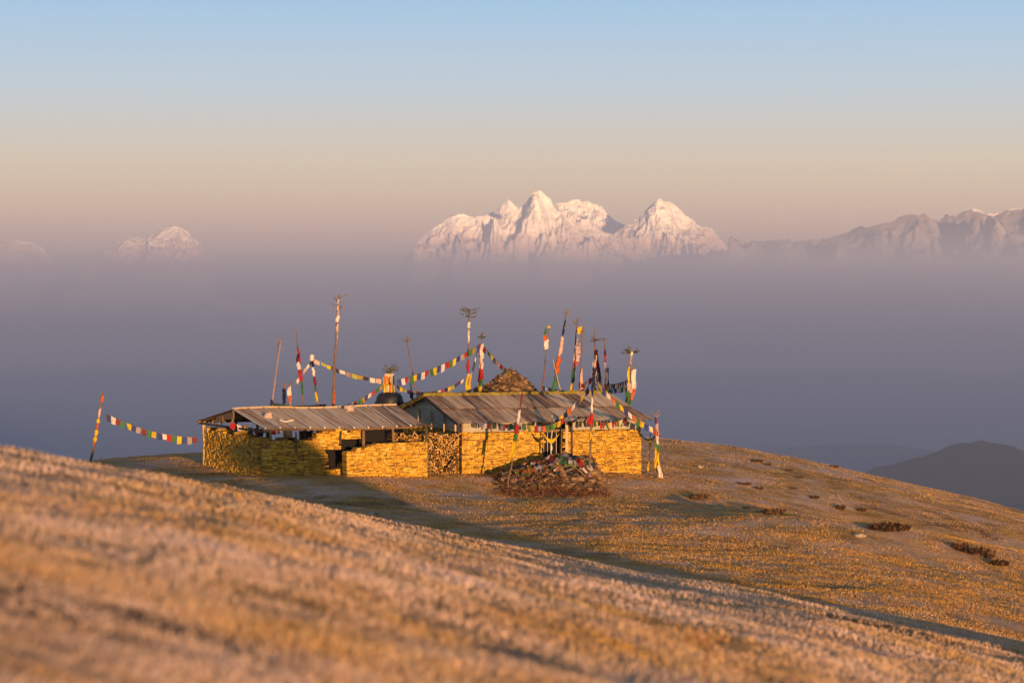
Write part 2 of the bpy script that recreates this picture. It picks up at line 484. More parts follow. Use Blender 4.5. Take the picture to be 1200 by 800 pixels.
M['tin_edge'] = noisy('bright_tin_edge', [(0.3, (0.55, 0.44, 0.31)), (0.7, (0.72, 0.60, 0.45))], 3.0, rough=0.6)
M['cladding'] = noisy('galvanised_cladding', [(0.3, (0.30, 0.265, 0.18)), (0.7, (0.46, 0.41, 0.30))], 2.0, rough=0.55, stretch=(0.3, 0.3, 3), metal=0.0)
M['wood'] = noisy('grey_brown_timber', [(0.3, (0.11, 0.065, 0.035)), (0.7, (0.26, 0.16, 0.08))], 6.0, stretch=(3, 3, 0.4))
M['pale_wood'] = noisy('pale_timber', [(0.3, (0.36, 0.25, 0.13)), (0.7, (0.52, 0.39, 0.22))], 6.0, stretch=(3, 3, 0.4))
M['dark_wood'] = noisy('dark_timber', [(0.3, (0.03, 0.022, 0.016)), (0.7, (0.09, 0.06, 0.04))], 6.0, stretch=(3, 3, 0.4))
M['green_wood'] = noisy('greenish_timber', [(0.3, (0.03, 0.04, 0.025)), (0.7, (0.08, 0.09, 0.05))], 6.0)
M['firewood'] = noisy('split_firewood', [(0.2, (0.08, 0.04, 0.012)), (0.45, (0.28, 0.15, 0.035)), (0.75, (0.50, 0.31, 0.10))], 8.0, island=0.3)
M['moss'] = noisy('yellow_moss', [(0.3, (0.12, 0.10, 0.015)), (0.7, (0.36, 0.27, 0.04))], 7.0, bump=1.0, bdist=0.05)
M['black'] = noisy('black_paint', [(0.3, (0.008, 0.009, 0.012)), (0.7, (0.02, 0.021, 0.026))], 5.0, rough=0.5, bump=0.2)
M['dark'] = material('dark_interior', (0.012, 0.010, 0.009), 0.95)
M['bark'] = noisy('pole_bark', [(0.3, (0.09, 0.055, 0.035)), (0.7, (0.22, 0.14, 0.085))], 9.0, stretch=(2, 2, 0.5))
M['red_bark'] = noisy('reddish_bare_pole', [(0.3, (0.22, 0.12, 0.08)), (0.7, (0.42, 0.27, 0.19))], 9.0, stretch=(2, 2, 0.5))
M['twig'] = noisy('grey_twigs', [(0.3, (0.10, 0.07, 0.05)), (0.7, (0.26, 0.19, 0.14))], 9.0, bump=0)
M['sprig'] = noisy('dull_green_sprig', [(0.3, (0.06, 0.06, 0.02)), (0.7, (0.17, 0.15, 0.06))], 9.0, bump=0)
M['brush'] = noisy('dead_red_brown_brush', [(0.2, (0.05, 0.018, 0.008)), (0.5, (0.16, 0.06, 0.022)), (0.8, (0.32, 0.15, 0.06))], 6.0, island=0.3, bump=0)
M['heather'] = noisy('dark_heather', [(0.2, (0.025, 0.014, 0.008)), (0.5, (0.07, 0.035, 0.016)), (0.8, (0.16, 0.085, 0.04))], 6.0, island=0.35, bump=0)
M['cord'] = material('thin_cord', (0.12, 0.09, 0.08), 0.9)
M['metal_bar'] = noisy('worn_light_metal', [(0.3, (0.38, 0.34, 0.28)), (0.7, (0.55, 0.50, 0.42))], 5.0, rough=0.5)

CLOTH = {'white': (0.72, 0.62, 0.52), 'pink': (0.62, 0.42, 0.34), 'red': (0.42, 0.022, 0.018), 'orange': (0.62, 0.13, 0.03), 'yellow': (0.74, 0.48, 0.02),
         'green': (0.055, 0.17, 0.045), 'blue': (0.05, 0.065, 0.20), 'navy': (0.018, 0.022, 0.06), 'teal': (0.02, 0.06, 0.06), 'grey': (0.35, 0.29, 0.30), 'maroon': (0.18, 0.015, 0.02), 'lime': (0.35, 0.36, 0.05)}
def cloth_mat(name, c):
    m = noisy(name + '_cloth', [(0.25, tuple(v * 0.62 for v in c)), (0.5, c), (0.8, tuple(min(v * 1.15 + 0.012, 0.8) for v in c))], 7.0, rough=0.9, bump=0.3, objrand=0.12)
    t = m.node_tree; bsdf = t.nodes['Principled BSDF']; outn = t.nodes['Material Output']
    tr = t.nodes.new('ShaderNodeBsdfTranslucent'); tr.inputs['Color'].default_value = (*c, 1)
    mix = t.nodes.new('ShaderNodeMixShader'); mix.inputs[0].default_value = 0.25
    t.links.new(bsdf.outputs[0], mix.inputs[1]); t.links.new(tr.outputs[0], mix.inputs[2]); t.links.new(mix.outputs[0], outn.inputs['Surface'])
    return m
for k, c in CLOTH.items():
    M['c_' + k] = cloth_mat(k, c)
    M['old_' + k] = cloth_mat('weathered_' + k, tuple(0.42 * v + 0.035 * q for v, q in zip(c, (1.2, 0.9, 0.6))))

# ------------------------------------------------------------------ dry stone walling
def stone_wall(u0, u1, v0, v1, top, base, rnd, gaps=(), axis='u', row=(0.03, 0.085), ln=(0.07, 0.28), out=0.03):
    """stones laid in uneven courses between u0 and u1, through the thickness v0..v1; top(u) gives the wall head"""
    st = MB(); core = MB()
    z = base
    def put(mb, a, b2, c, d, e, f, jit):
        if axis == 'u': mb.box(a, b2, c, d, e, f, jit, rnd)
        else: mb.box(c, d, a, b2, e, f, jit, rnd)
    while True:
        h = rnd.uniform(*row)
        u = u0; any_ = False
        while u < u1 - 0.02:
            L = min(rnd.uniform(*ln), u1 - u)
            if u1 - u - L < 0.08: L = u1 - u
            mid = u + L / 2
            blocked = any(g0 < mid < g1 and zz0 < z + h / 2 < zz1 for (g0, g1, zz0, zz1) in gaps)
            hh = h * rnd.uniform(0.85, 1.12)
            if not blocked and z + h * 0.6 < top(mid) + rnd.uniform(-0.03, 0.03):
                put(st, u + 0.006, u + L - 0.006, v0 - rnd.uniform(0, out), v1 + rnd.uniform(0, out), z + rnd.uniform(0.0, 0.012), z + hh - 0.004, 0.011)
                any_ = True
            u += L
        z += h
        if not any_ and z > base + 0.5: break
        if z > 6: break
    # dark hearting behind the joints
    n = 14
    for i in range(n):
        a = u0 + (u1 - u0) * i / n + 0.03; b2 = u0 + (u1 - u0) * (i + 1) / n - 0.0
        m = (a + b2) / 2
        if any(g0 - 0.2 < m < g1 + 0.2 for (g0, g1, _, _) in gaps): continue
        put(core, a, b2 - 0.002, v0 + 0.05, v1 - 0.05, base, min(top(a), top(b2)) - 0.1, 0)
    return st, core

rnd = random.Random(7)

# ------------------------------------------------------------------ stone house
A18 = R(18)
HX, HY = -2.02, 97.0
HZ0 = 0.0
house = empty('stone_house', (HX, HY, HZ0), A18, 'low golden stone house with a rusty tin roof and dark doorway', 'house')
HL, HD, RB = 7.72, 9.4, 4.7                  # length, depth, ridge position
EZ, RZ = 2.02, 2.90                          # eave and ridge heights
WT = 1.64
def roof_z(v): return EZ + (RZ - EZ) * (v + 0.28) / (RB + 0.28) if v <= RB else RZ - (RZ - EZ) * (v - RB) / (HD + 0.28 - RB)
wall_root = None
st, core = stone_wall(0.0, HL, 0.0, 0.42, lambda u: WT + 0.02 * math.sin(u * 5), -1.0, rnd, gaps=[(3.44, 4.36, -0.1, 3)])
w0 = st.build('wall', M['stone'], house); core.build('wall_core', M['stone_core'], w0)
for (nm, args) in (('wall', dict(u0=0.43, u1=HD, v0=0.0, v1=0.40, axis='v')), ('wall', dict(u0=0.43, u1=HD, v0=HL - 0.40, v1=HL, axis='v'))):
    st, core = stone_wall(top=lambda u: WT, base=-1.0, rnd=rnd, **args)
    w1 = st.build(nm, M['stone'], house); core.build('wall_core', M['stone_core'], w1)
st, core = stone_wall(0.41, HL - 0.41, HD - 0.4, HD, lambda u: WT, -1.0, rnd)
w1 = st.build('wall', M['stone'], house); core.build('wall_core', M['stone_core'], w1)

def ribbed(p00, p10, p01, p11, n, amp, along='u'):
    """a ribbed sheet between four corners; ribs run along the second direction"""
    p00, p10, p01, p11 = map(Vector, (p00, p10, p01, p11))
    nrm = (p10 - p00).cross(p01 - p00).normalized()
    rows = []
    for j in range(3):
        t = j / 2
        row = []
        for k in range(n * 4 + 1):
            s_ = k / (n * 4)
            q = (p00 * (1 - s_) + p10 * s_) * (1 - t) + (p01 * (1 - s_) + p11 * s_) * t
            row.append(q + nrm * amp * math.sin(k * math.pi / 2))
        rows.append(row)
    mb = MB(); mb.grid(rows); return mb

# galvanised strip above the stone at the front (ribs lie flat), with the opening over the door
for (a, c_) in ((0.0, 1.25), (1.28, 3.30), (4.62, 6.3), (6.32, HL)):
    ribbed((a, 0.06, WT + 0.01), (a, 0.06, 2.085), (c_, 0.06, WT + 0.01), (c_, 0.06, 2.085), 5, 0.012).build('cladding', M['cladding'], house)
for u in (0.03, 1.265, 3.27, 4.66, 6.31, HL - 0.05):
    mb = MB(); mb.box(u - 0.03, u + 0.03, 0.015, 0.05, WT, 2.07); mb.build('stud', M['wood'], house)
# left gable: horizontally ribbed cladding in three pieces, with pale posts on its face
gm = MB()
nr = 60
for (v0, v1) in ((0.02, 2.6), (2.6, 6.4), (6.4, HD - 0.02)):
    rows = []
    m = 12
    for k in range(nr + 1):
        rows.append([])
    for j in range(m + 1):
        v = v0 + (v1 - v0) * j / m
        zt = roof_z(v) - 0.03
        for k in range(nr + 1):
            z = WT + (zt - WT) * k / nr if False else min(WT + 0.021 * k, zt)
            rows[k].append((0.02 - 0.010 * math.sin(k * math.pi / 2), v, z))
    gm.grid(rows)
gm.build('gable', M['cladding'], house)
for v, zt in ((0.75, 2.02), (2.35, 2.26), (4.25, 2.30), (6.2, 2.32)):
    mb = MB(); mb.box(-0.09, -0.02, v - 0.06, v + 0.06, WT - 0.1, zt); mb.build('gable_post', M['pale_wood'], house)

roof = bpy.data.objects.new('roof', None); COL.objects.link(roof); roof.parent = house
ns = 11
for i in range(ns):
    a = -0.22 + (HL + 0.52) * i / ns; c_ = -0.22 + (HL + 0.52) * (i + 1) / ns + 0.05
    for (v0, v1, dz) in ((-0.28, 2.35, 0.0), (2.15, RB, 0.028)):
        z0 = roof_z(v0) + dz + 0.006 * (i % 2) + rnd.uniform(0, 0.006); z1 = roof_z(v1) + dz + 0.006 * (i % 2)
        e = rnd.uniform(-0.04, 0.04) if v0 < 0 else 0
        ribbed((a, v0 + e, z0), (c_, v0 + e, z0), (a, v1, z1), (c_, v1, z1), 7, 0.014).build('roof_sheet', M['tin'], roof)
    v0, v1 = RB, HD + 0.28
    ribbed((a, v0, RZ), (c_, v0, RZ), (a, v1, EZ), (c_, v1, EZ), 5, 0.014).build('roof_sheet', M['tin'], roof)
# loose end sheet at the right gable
ribbed((HL + 0.1, 0.6, 2.10), (HL + 0.75, 0.5, 2.03), (HL + 0.1, 2.9, 2.52), (HL + 0.5, 2.9, 2.46), 5, 0.014).build('roof_sheet', M['tin'], roof)
# mossy ridge and left rake
mb = MB()
pts = [(-0.28 + (HL + 0.5) * k / 40, RB + rnd.uniform(-0.04, 0.04), RZ + 0.05 + rnd.uniform(-0.02, 0.025)) for k in range(41)]
mb.tube(pts, [0.075 + rnd.uniform(-0.02, 0.03) for _ in pts], 6)
mb.build('ridge_moss', M['moss'], roof)
mb = MB()
pts = [(-0.24 + rnd.uniform(-0.02, 0.02), RB + (HD + 0.2 - RB) * k / 16, RZ + 0.03 - (RZ - EZ) * k / 16 + rnd.uniform(-0.015, 0.02)) for k in range(17)]
mb.tube(pts, [0.08] * 17, 6); mb.build('rake_moss', M['moss'], roof)
mb = MB(); mb.hexa([(-0.25, -0.28, EZ - 0.10), (-0.20, -0.28, EZ - 0.10), (-0.20, RB, RZ - 0.10), (-0.25, RB, RZ - 0.10), (-0.25, -0.28, EZ - 0.025), (-0.20, -0.28, EZ - 0.025), (-0.20, RB, RZ - 0.025), (-0.25, RB, RZ - 0.025)])
mb.build('barge_board', M['dark_wood'], roof)
for v in (0.2, 2.3, RB - 0.1, 7.0, HD - 0.2):
    mb = MB(); z = roof_z(v) - 0.10; mb.box(-0.18, HL + 0.2, v - 0.04, v + 0.04, z - 0.045, z + 0.045); mb.build('purlin', M['dark_wood'], roof)

# doorway
door = bpy.data.objects.new('door', None); COL.objects.link(door); door.parent = house; door.location = (3.45, 0.1, 0)
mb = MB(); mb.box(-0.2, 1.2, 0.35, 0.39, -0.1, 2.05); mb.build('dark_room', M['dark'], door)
mb = MB()
mb.box(0.04, 0.09, 0, 0.06, 0, WT); mb.box(0.80, 0.85, 0, 0.06, 0, WT); mb.box(0.09, 0.80, 0, 0.06, WT - 0.05, WT)
mb.build('door_frame', M['wood'], door)
for u in (0.22, 0.40, 0.60):
    mb = MB(); mb.box(u, u + 0.018, 0.01, 0.03, 0.55, WT - 0.05); mb.build('bar', M['metal_bar'], door)
mb = MB(); mb.box(0.09, 0.80, 0.012, 0.045, 0.50, 0.55); mb.build('rail', M['metal_bar'], door)
mb = MB(); mb.box(0.09, 0.80, 0.05, 0.07, 0.0, 0.5); mb.build('door_panel', M['dark_wood'], door)
mb = MB(); mb.box(-0.20, 1.15, -0.06, 0.02, WT + 0.001, WT + 0.06); mb.build('lintel', M['wood'], door)
mb = MB(); mb.box(0.95, 1.07, -0.14, -0.08, 0, 2.05); mb.build('door_post', M['pale_wood'], house).location = (3.45, 0.1, 0)
mb = MB(); mb.box(1.18, 1.26, -0.16, -0.09, 0, 2.03); mb.build('door_post', M['dark_wood'], house).location = (3.45, 0.1, 0)

# ------------------------------------------------------------------ open shelter to the left
A22 = R(22)
SX, SY = -9.57, 93.5
shel = empty('open_shelter', (SX, SY, 0), A22, 'open sided timber shelter under a long battened tin roof', 'shelter')
SL, SRB, SDP = 6.56, 4.2, 8.7
SE, SRZ, SBZ = 1.97, 2.56, 1.86
def sh_ridge(u): return Vector((-0.15 + (SL + 0.45) * u / SL, SRB, SRZ + 0.03 * math.sin(u * 1.3)))
sroof = bpy.data.objects.new('roof', None); COL.objects.link(sroof); sroof.parent = shel
ns = 11
def eave(u): return Vector((u, 0, SE + 0.03 * math.sin(u * 0.9 + 1)))
def beave(u): return Vector((-0.45 + (SL + 0.4) * u / SL, SDP, SBZ))
for i in range(ns):
    a = SL * i / ns; c_ = SL * (i + 1) / ns + 0.04
    o_ = Vector((0, -rnd.uniform(0, 0.10), 0.005 * (i % 2)))
    ribbed(eave(a) + o_, eave(c_) + o_, sh_ridge(a), sh_ridge(c_), 6, 0.012).build('roof_sheet', M['tin'], sroof)
    ribbed(sh_ridge(a) + Vector((0, 0.01, 0)), sh_ridge(c_) + Vector((0, 0.01, 0)), beave(a), beave(c_), 6, 0.012).build('roof_sheet', M['tin'], sroof)
    mb = MB(); d = Vector((0.02, 0, 0.034))
    p0 = eave(a) + o_ + d; p1 = sh_ridge(a) + d
    mb.tube([p0, p0.lerp(p1, 0.35) + Vector((rnd.uniform(-0.03, 0.03), 0, 0)), p0.lerp(p1, 0.7) + Vector((rnd.uniform(-0.03, 0.03), 0, 0)), p1], 0.036, 5)
    mb.build('batten', M['tin_edge'], sroof)
mb = MB(); mb.tube([sh_ridge(SL * k / 20) + Vector((0, 0, 0.035 + rnd.uniform(-0.01, 0.01))) for k in range(21)], 0.04, 6); mb.build('ridge_pole', M['pale_wood'], sroof)
mb = MB(); mb.tube([eave(SL * k / 12) + Vector((0.0, 0.22, -0.045)) for k in range(13)], 0.045, 6); mb.build('eave_beam', M['wood'], sroof)
mb = MB(); mb.tube([beave(SL * k / 12) + Vector((0.0, -0.22, -0.03)) for k in range(13)], 0.05, 6); mb.build('eave_beam', M['wood'], sroof)
mb = MB(); mb.tube([sh_ridge(SL * k / 12) + Vector((0.0, 0.0, -0.09)) for k in range(13)], 0.05, 6); mb.build('ridge_beam', M['wood'], sroof)
for u in (0.12, 1.7, 3.3, 5.0, 6.4):
    mb = MB(); d = Vector((0, 0, -0.06)); mb.tube([eave(u) + d, sh_ridge(u) + d], 0.035, 5); mb.build('rafter', M['wood'], sroof)
    mb = MB(); mb.tube([sh_ridge(u) + d, beave(u) + d], 0.035, 5); mb.build('rafter', M['wood'], sroof)
# open left end: tie beam, king struts and a few boards
mb = MB(); mb.tube([eave(0.1) + Vector((0, 0.1, -0.12)), beave(0.1) + Vector((0, -0.05, -0.09))], 0.045, 6); mb.build('tie_beam', M['dark_wood'], shel)
for (t_, top_) in ((0.30, 0.20), (0.5, 0.48), (0.68, 0.30), (0.80, 0.18)):
    p = eave(0.1).lerp(beave(0.1), t_) + Vector((0.02, 0, -0.1)); mb = MB(); mb.tube([p, p + Vector((0.03, 0, top_))], 0.05, 5); mb.build('strut', M['wood'], shel)
for (t0, t1) in ((0.46, 0.60), (0.62, 0.72)):
    a = sh_ridge(0.05).lerp(beave(0.05), (t0 - 0.46) / 0.54); c_ = sh_ridge(0.05).lerp(beave(0.05), (t1 - 0.46) / 0.54)
    mb = MB(); mb.hexa([a + Vector((0, 0, -0.38)), a + Vector((0.04, 0, -0.38)), c_ + Vector((0.04, 0, -0.3)), c_ + Vector((0, 0, -0.3)), a + Vector((0, 0, -0.1)), a + Vector((0.04, 0, -0.1)), c_ + Vector((0.04, 0, -0.08)), c_ + Vector((0, 0, -0.08))]); mb.build('board', M['wood'], shel)
# posts
for (u, v, zb, mt, r) in ((0.25, 0.12, 1.2, 'wood', 0.05), (1.26, -0.06, 0.95, 'wood', 0.04), (3.05, -0.06, 1.35, 'dark_wood', 0.045), (3.98, -0.10, 0.9, 'wood', 0.06), (5.3, 0.15, 0.0, 'wood', 0.05),
                          (-0.15, SDP - 0.1, 0.0, 'pale_wood', 0.07), (1.2, SDP - 0.15, 0.0, 'dark_wood', 0.06), (2.6, SDP - 0.15, 0.0, 'dark_wood', 0.06), (4.2, SDP - 0.15, 0.0, 'dark_wood', 0.06), (6.2, SDP - 0.15, 0.0, 'dark_wood', 0.06),
                          (0.9, SRB, 0.0, 'wood', 0.06), (3.2, SRB, 0.0, 'wood', 0.06), (5.6, SRB, 0.0, 'wood', 0.06)):
    zt = SE - 0.05 + (SRZ - SE) * max(v, 0) / SRB - (0.1 if v < 4 else 0.08) if v <= SRB else SBZ - 0.05
    mb = MB(); mb.tube([(u, v, zb), (u + rnd.uniform(-0.03, 0.03), v, (zb + zt) / 2), (u + rnd.uniform(-0.03, 0.03), v, zt + 0.04)], r, 6); mb.build('post', M[mt], shel)
mb = MB(); p = eave(SL) + Vector((0.08, -0.05, 0)); mb.tube([p + Vector((0, 0, -2.5)), p + Vector((0.02, 0, -1.1)), p + Vector((-0.02, 0.02, 0.02))], [0.075, 0.065, 0.05], 7); mb.build('corner_post', M['green_wood'], shel)
mb = MB(); mb.tube([p + Vector((-0.35, 0, 0.06)), p + Vector((0.1, 0, 0.0)), p + Vector((0.22, 0, -0.03))], [0.03, 0.05, 0.04], 6); mb.build('post_bracket', M['dark_wood'], shel)

# rough stone walls round the shelter, each a run of its own
wallA = empty('stone_wall', (SX, SY, 0), A22, 'tall dry stone wall under the front edge of the battened roof, half in shadow', 'wall')
def topA(u): return 1.50 + 0.05 * math.sin(u * 3.1) + (0.42 * min(max((u - 1.3) / 1.6, 0), 1)) + 0.05 * math.sin(u * 9)
st, core = stone_wall(0.0, 3.92, 0.05, 0.55, topA, -0.8, rnd, gaps=[(2.5, 3.1, 0.4, 1.15), (3.05, 4.1, 0.6, 1.5)], row=(0.04, 0.11), ln=(0.08, 0.30), out=0.08)
st.build('stones', M['stone'], wallA); core.build('wall_core', M['stone_core'], wallA)
wallE = empty('stone_wall', (SX, SY, 0), A22, 'dry stone end wall under the open left gable of the shelter', 'wall')
st, core = stone_wall(0.56, SDP + 0.1, -0.12, 0.4, lambda v: 1.55 + 0.07 * math.sin(v * 2.3) + 0.04 * math.sin(v * 7), -0.8, rnd, axis='v', row=(0.04, 0.11), ln=(0.08, 0.30), out=0.08)
st.build('stones', M['stone'], wallE); core.build('wall_core', M['stone_core'], wallE)
wallB = empty('stone_wall', (SX, SY, 0), A22, 'low dry stone wall standing in front of the shelter and firewood', 'wall')
def topB(u): return 1.06 + 0.36 * min(max((u - 2.7) / 1.8, 0), 1) + 0.03 * math.sin(u * 8) + 0.03 * math.sin(u * 3.3)
st, core = stone_wall(3.0, 6.35, -0.95, -0.45, topB, -0.8, rnd, row=(0.04, 0.10), ln=(0.08, 0.28), out=0.07)
st.build('stones', M['stone'], wallB); core.build('wall_core', M['stone_core'], wallB)
wallC = empty('stone_wall', (SX, SY, 0), A22, 'low stone wall along the back of the open shelter', 'wall')
st, core = stone_wall(0.42, 6.3, SDP - 0.1, SDP + 0.3, lambda u: 1.05 + 0.05 * math.sin(u * 4), -0.8, rnd, row=(0.07, 0.14), ln=(0.2, 0.5), out=0.06)
st.build('stones', M['stone'], wallC); core.build('wall_core', M['stone_core'], wallC)
# black sheet put in as the unlit depth of the bay beside the firewood
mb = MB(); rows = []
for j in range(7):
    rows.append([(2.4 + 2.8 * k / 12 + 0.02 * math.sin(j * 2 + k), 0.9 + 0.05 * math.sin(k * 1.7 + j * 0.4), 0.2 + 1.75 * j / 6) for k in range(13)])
mb.grid(rows); t_ = mb.build('shade_sheet', M['dark'], None, True); t_.location = (SX, SY, 0); t_.rotation_euler = (0, 0, A22)
tag(t_, 'black sheet painted as the unlit shade of the bay under the shelter roof', 'shade_sheet')

# firewood stacked between shelter and house
fw = MB()
for layer in range(26):
    z = -0.25 + layer * 0.078
    u = -2.75
    while u < -0.08:
        r = rnd.uniform(0.028, 0.05)
        if z < 1.62 + 0.05 * math.sin(u * 4) + rnd.uniform(-0.05, 0.03):
            y0 = 0.15 + rnd.uniform(-0.10, 0.08)
            fw.tube([(u, y0, z + rnd.uniform(-0.03, 0.03)), (u + rnd.uniform(-0.08, 0.08), y0 + 0.9, z + rnd.uniform(-0.03, 0.03))], [r, r * rnd.uniform(0.8, 1.1)], 5)
            if rnd.random() < 0.3:
                fw.tube([(u, y0 - 0.05, z), (u + rnd.uniform(-0.2, 0.2), y0 - 0.04, z + rnd.uniform(-0.14, 0.2))], r * 0.6, 5)
        u += r * 2 + 0.004
fwo = fw.build('firewood_stack', M['firewood'], None); fwo.location = (HX, HY, 0); fwo.rotation_euler = (0, 0, A18)
tag(fwo, 'tall stack of split firewood leaning on the left gable of the house', 'firewood')
mb = MB(); mb.tube([P(527, 551, 95.9), P(534, 543, 95.95), P(542, 531, 96.0)], [0.05, 0.045, 0.035], 6)
tag(mb.build('leaning_stick', M['dark_wood']), 'dark stick leaning against the right end of the firewood', 'stick')

# ------------------------------------------------------------------ flag poles
def ground_at(p): return gz(p.x, p.y)

def pole(spec):
    """a leaning pole from the ground to its top; spec: top px, a lower px on the same line, depth, radius, label and dressings"""
    T = P(*spec['top'], spec['D']); L = P(*spec['low'], spec['D'])
    d = (T - L).normalized()
    g = ground_at(L)
    B = L + d * ((g - 0.05 - L.z) / d.z)
    B = L + d * ((ground_at(B) - 0.05 - L.z) / d.z)
    root = empty('flag_pole', B, 0, spec['label'], 'flag pole', 'flag poles standing around the stone house and shelter')
    r = spec.get('r', 0.04)
    H = T - B
    rr = random.Random(spec['label'])
    n = 9
    pts = [H * (k / (n - 1)) + Vector((rr.uniform(-1, 1), rr.uniform(-1, 1), 0)) * 0.025 * (0 < k < n - 1) for k in range(n)]
    mb = MB(); mb.tube(pts, [r * (1.1 - 0.6 * k / (n - 1)) for k in range(n)], 7)
    mb.build('pole', M[spec.get('mat', 'bark')], root)
    def at(py):
        t = (py - spec['top'][1]) / (spec['low'][1] - spec['top'][1])
        return (T + (L - T) * t) - B
    S = spec['D'] / F_PX                       # metres per photo pixel at this depth
    for tw in spec.get('twigs', []):
        py, n, length, up, mt = tw[:5]
        span = tw[5] if len(tw) > 5 else 8
        mb = MB()
        for i in range(n):
            o = at(py + rr.uniform(0, span)); a = rr.uniform(0, 6.28)
            l = length * S * rr.uniform(0.6, 1.15)
            e = rr.uniform(up - 0.35, up + 0.35)
            dr = Vector((math.cos(a) * math.cos(e), math.sin(a) * math.cos(e), math.sin(e)))
            bend = Vector((rr.uniform(-.2, .2), rr.uniform(-.2, .2), rr.uniform(0.0, .35)))
            p1 = o + dr * l * 0.5; p2 = o + (dr + bend).normalized() * l
            mb.tube([o, p1, p2], [0.014, 0.010, 0.005], 4)
            for q in range(3):
                b0 = p1.lerp(p2, rr.uniform(0, 0.8)); dd = (dr + Vector((rr.uniform(-.7, .7), rr.uniform(-.7, .7), rr.uniform(-.2, .7)))).normalized()
                mb.tube([b0, b0 + dd * l * rr.uniform(0.2, 0.4)], [0.008, 0.004], 4)
                if mt == 'sprig':
                    for z in range(5):
                        c = b0 + dd * l * rr.uniform(0.1, 0.45); u = Vector((rr.uniform(-1, 1), rr.uniform(-1, 1), rr.uniform(-.4, .6))) * 0.07; v = Vector((rr.uniform(-1, 1), rr.uniform(-1, 1), rr.uniform(-.6, .6))) * 0.03
                        mb.quad(c - v, c + u - v * 0.3, c + u * 1.2 + v * 0.3, c + v)
        mb.build('twigs', M[mt], root)
    for wr in spec.get('wraps', []):           # cloth wound tight round the pole
        y0, y1, rad, colr = wr
        mb = MB(); m = max(4, int(abs(y1 - y0) / 2.5))
        pts = [at(y0 + (y1 - y0) * k / m) + Vector((rr.uniform(-.3, .3) * rad * S, -0.01, 0)) for k in range(m + 1)]
        mb.tube(pts, [rad * S * rr.uniform(0.7, 1.2) * (0.6 if k in (0, m) else 1) for k in range(m + 1)], 8)
        mb.build('cloth_wrap', M['c_' + colr], root, True)
    for bn in spec.get('banners', []):         # cloth hanging free beside the pole: y0, y1, x offsets of both edges at top and bottom
        y0, y1, xa0, xb0, xa1, xb1, colr = bn
        rows = []
        m = max(4, int((y1 - y0) / 3)); ph = rr.uniform(0, 6)
        for k in range(m + 1):
            t = k / m; row = []
            o = at(y0 + (y1 - y0) * t)
            xa = xa0 + (xa1 - xa0) * t; xb = xb0 + (xb1 - xb0) * t
            for q in range(6):
                s_ = q / 5
                x = (xa + (xb - xa) * s_ + 0.5 * math.sin(t * 7 + ph)) * S
                row.append(o + Vector((x, -0.05 - r + 0.06 * math.sin(s_ * 5 + t * 4 + ph), -0.02 * math.sin(s_ * 3 + ph))))
            rows.append(row)
        mb = MB(); mb.grid(rows); mb.build('banner', M['c_' + colr], root, True)
    return root, T

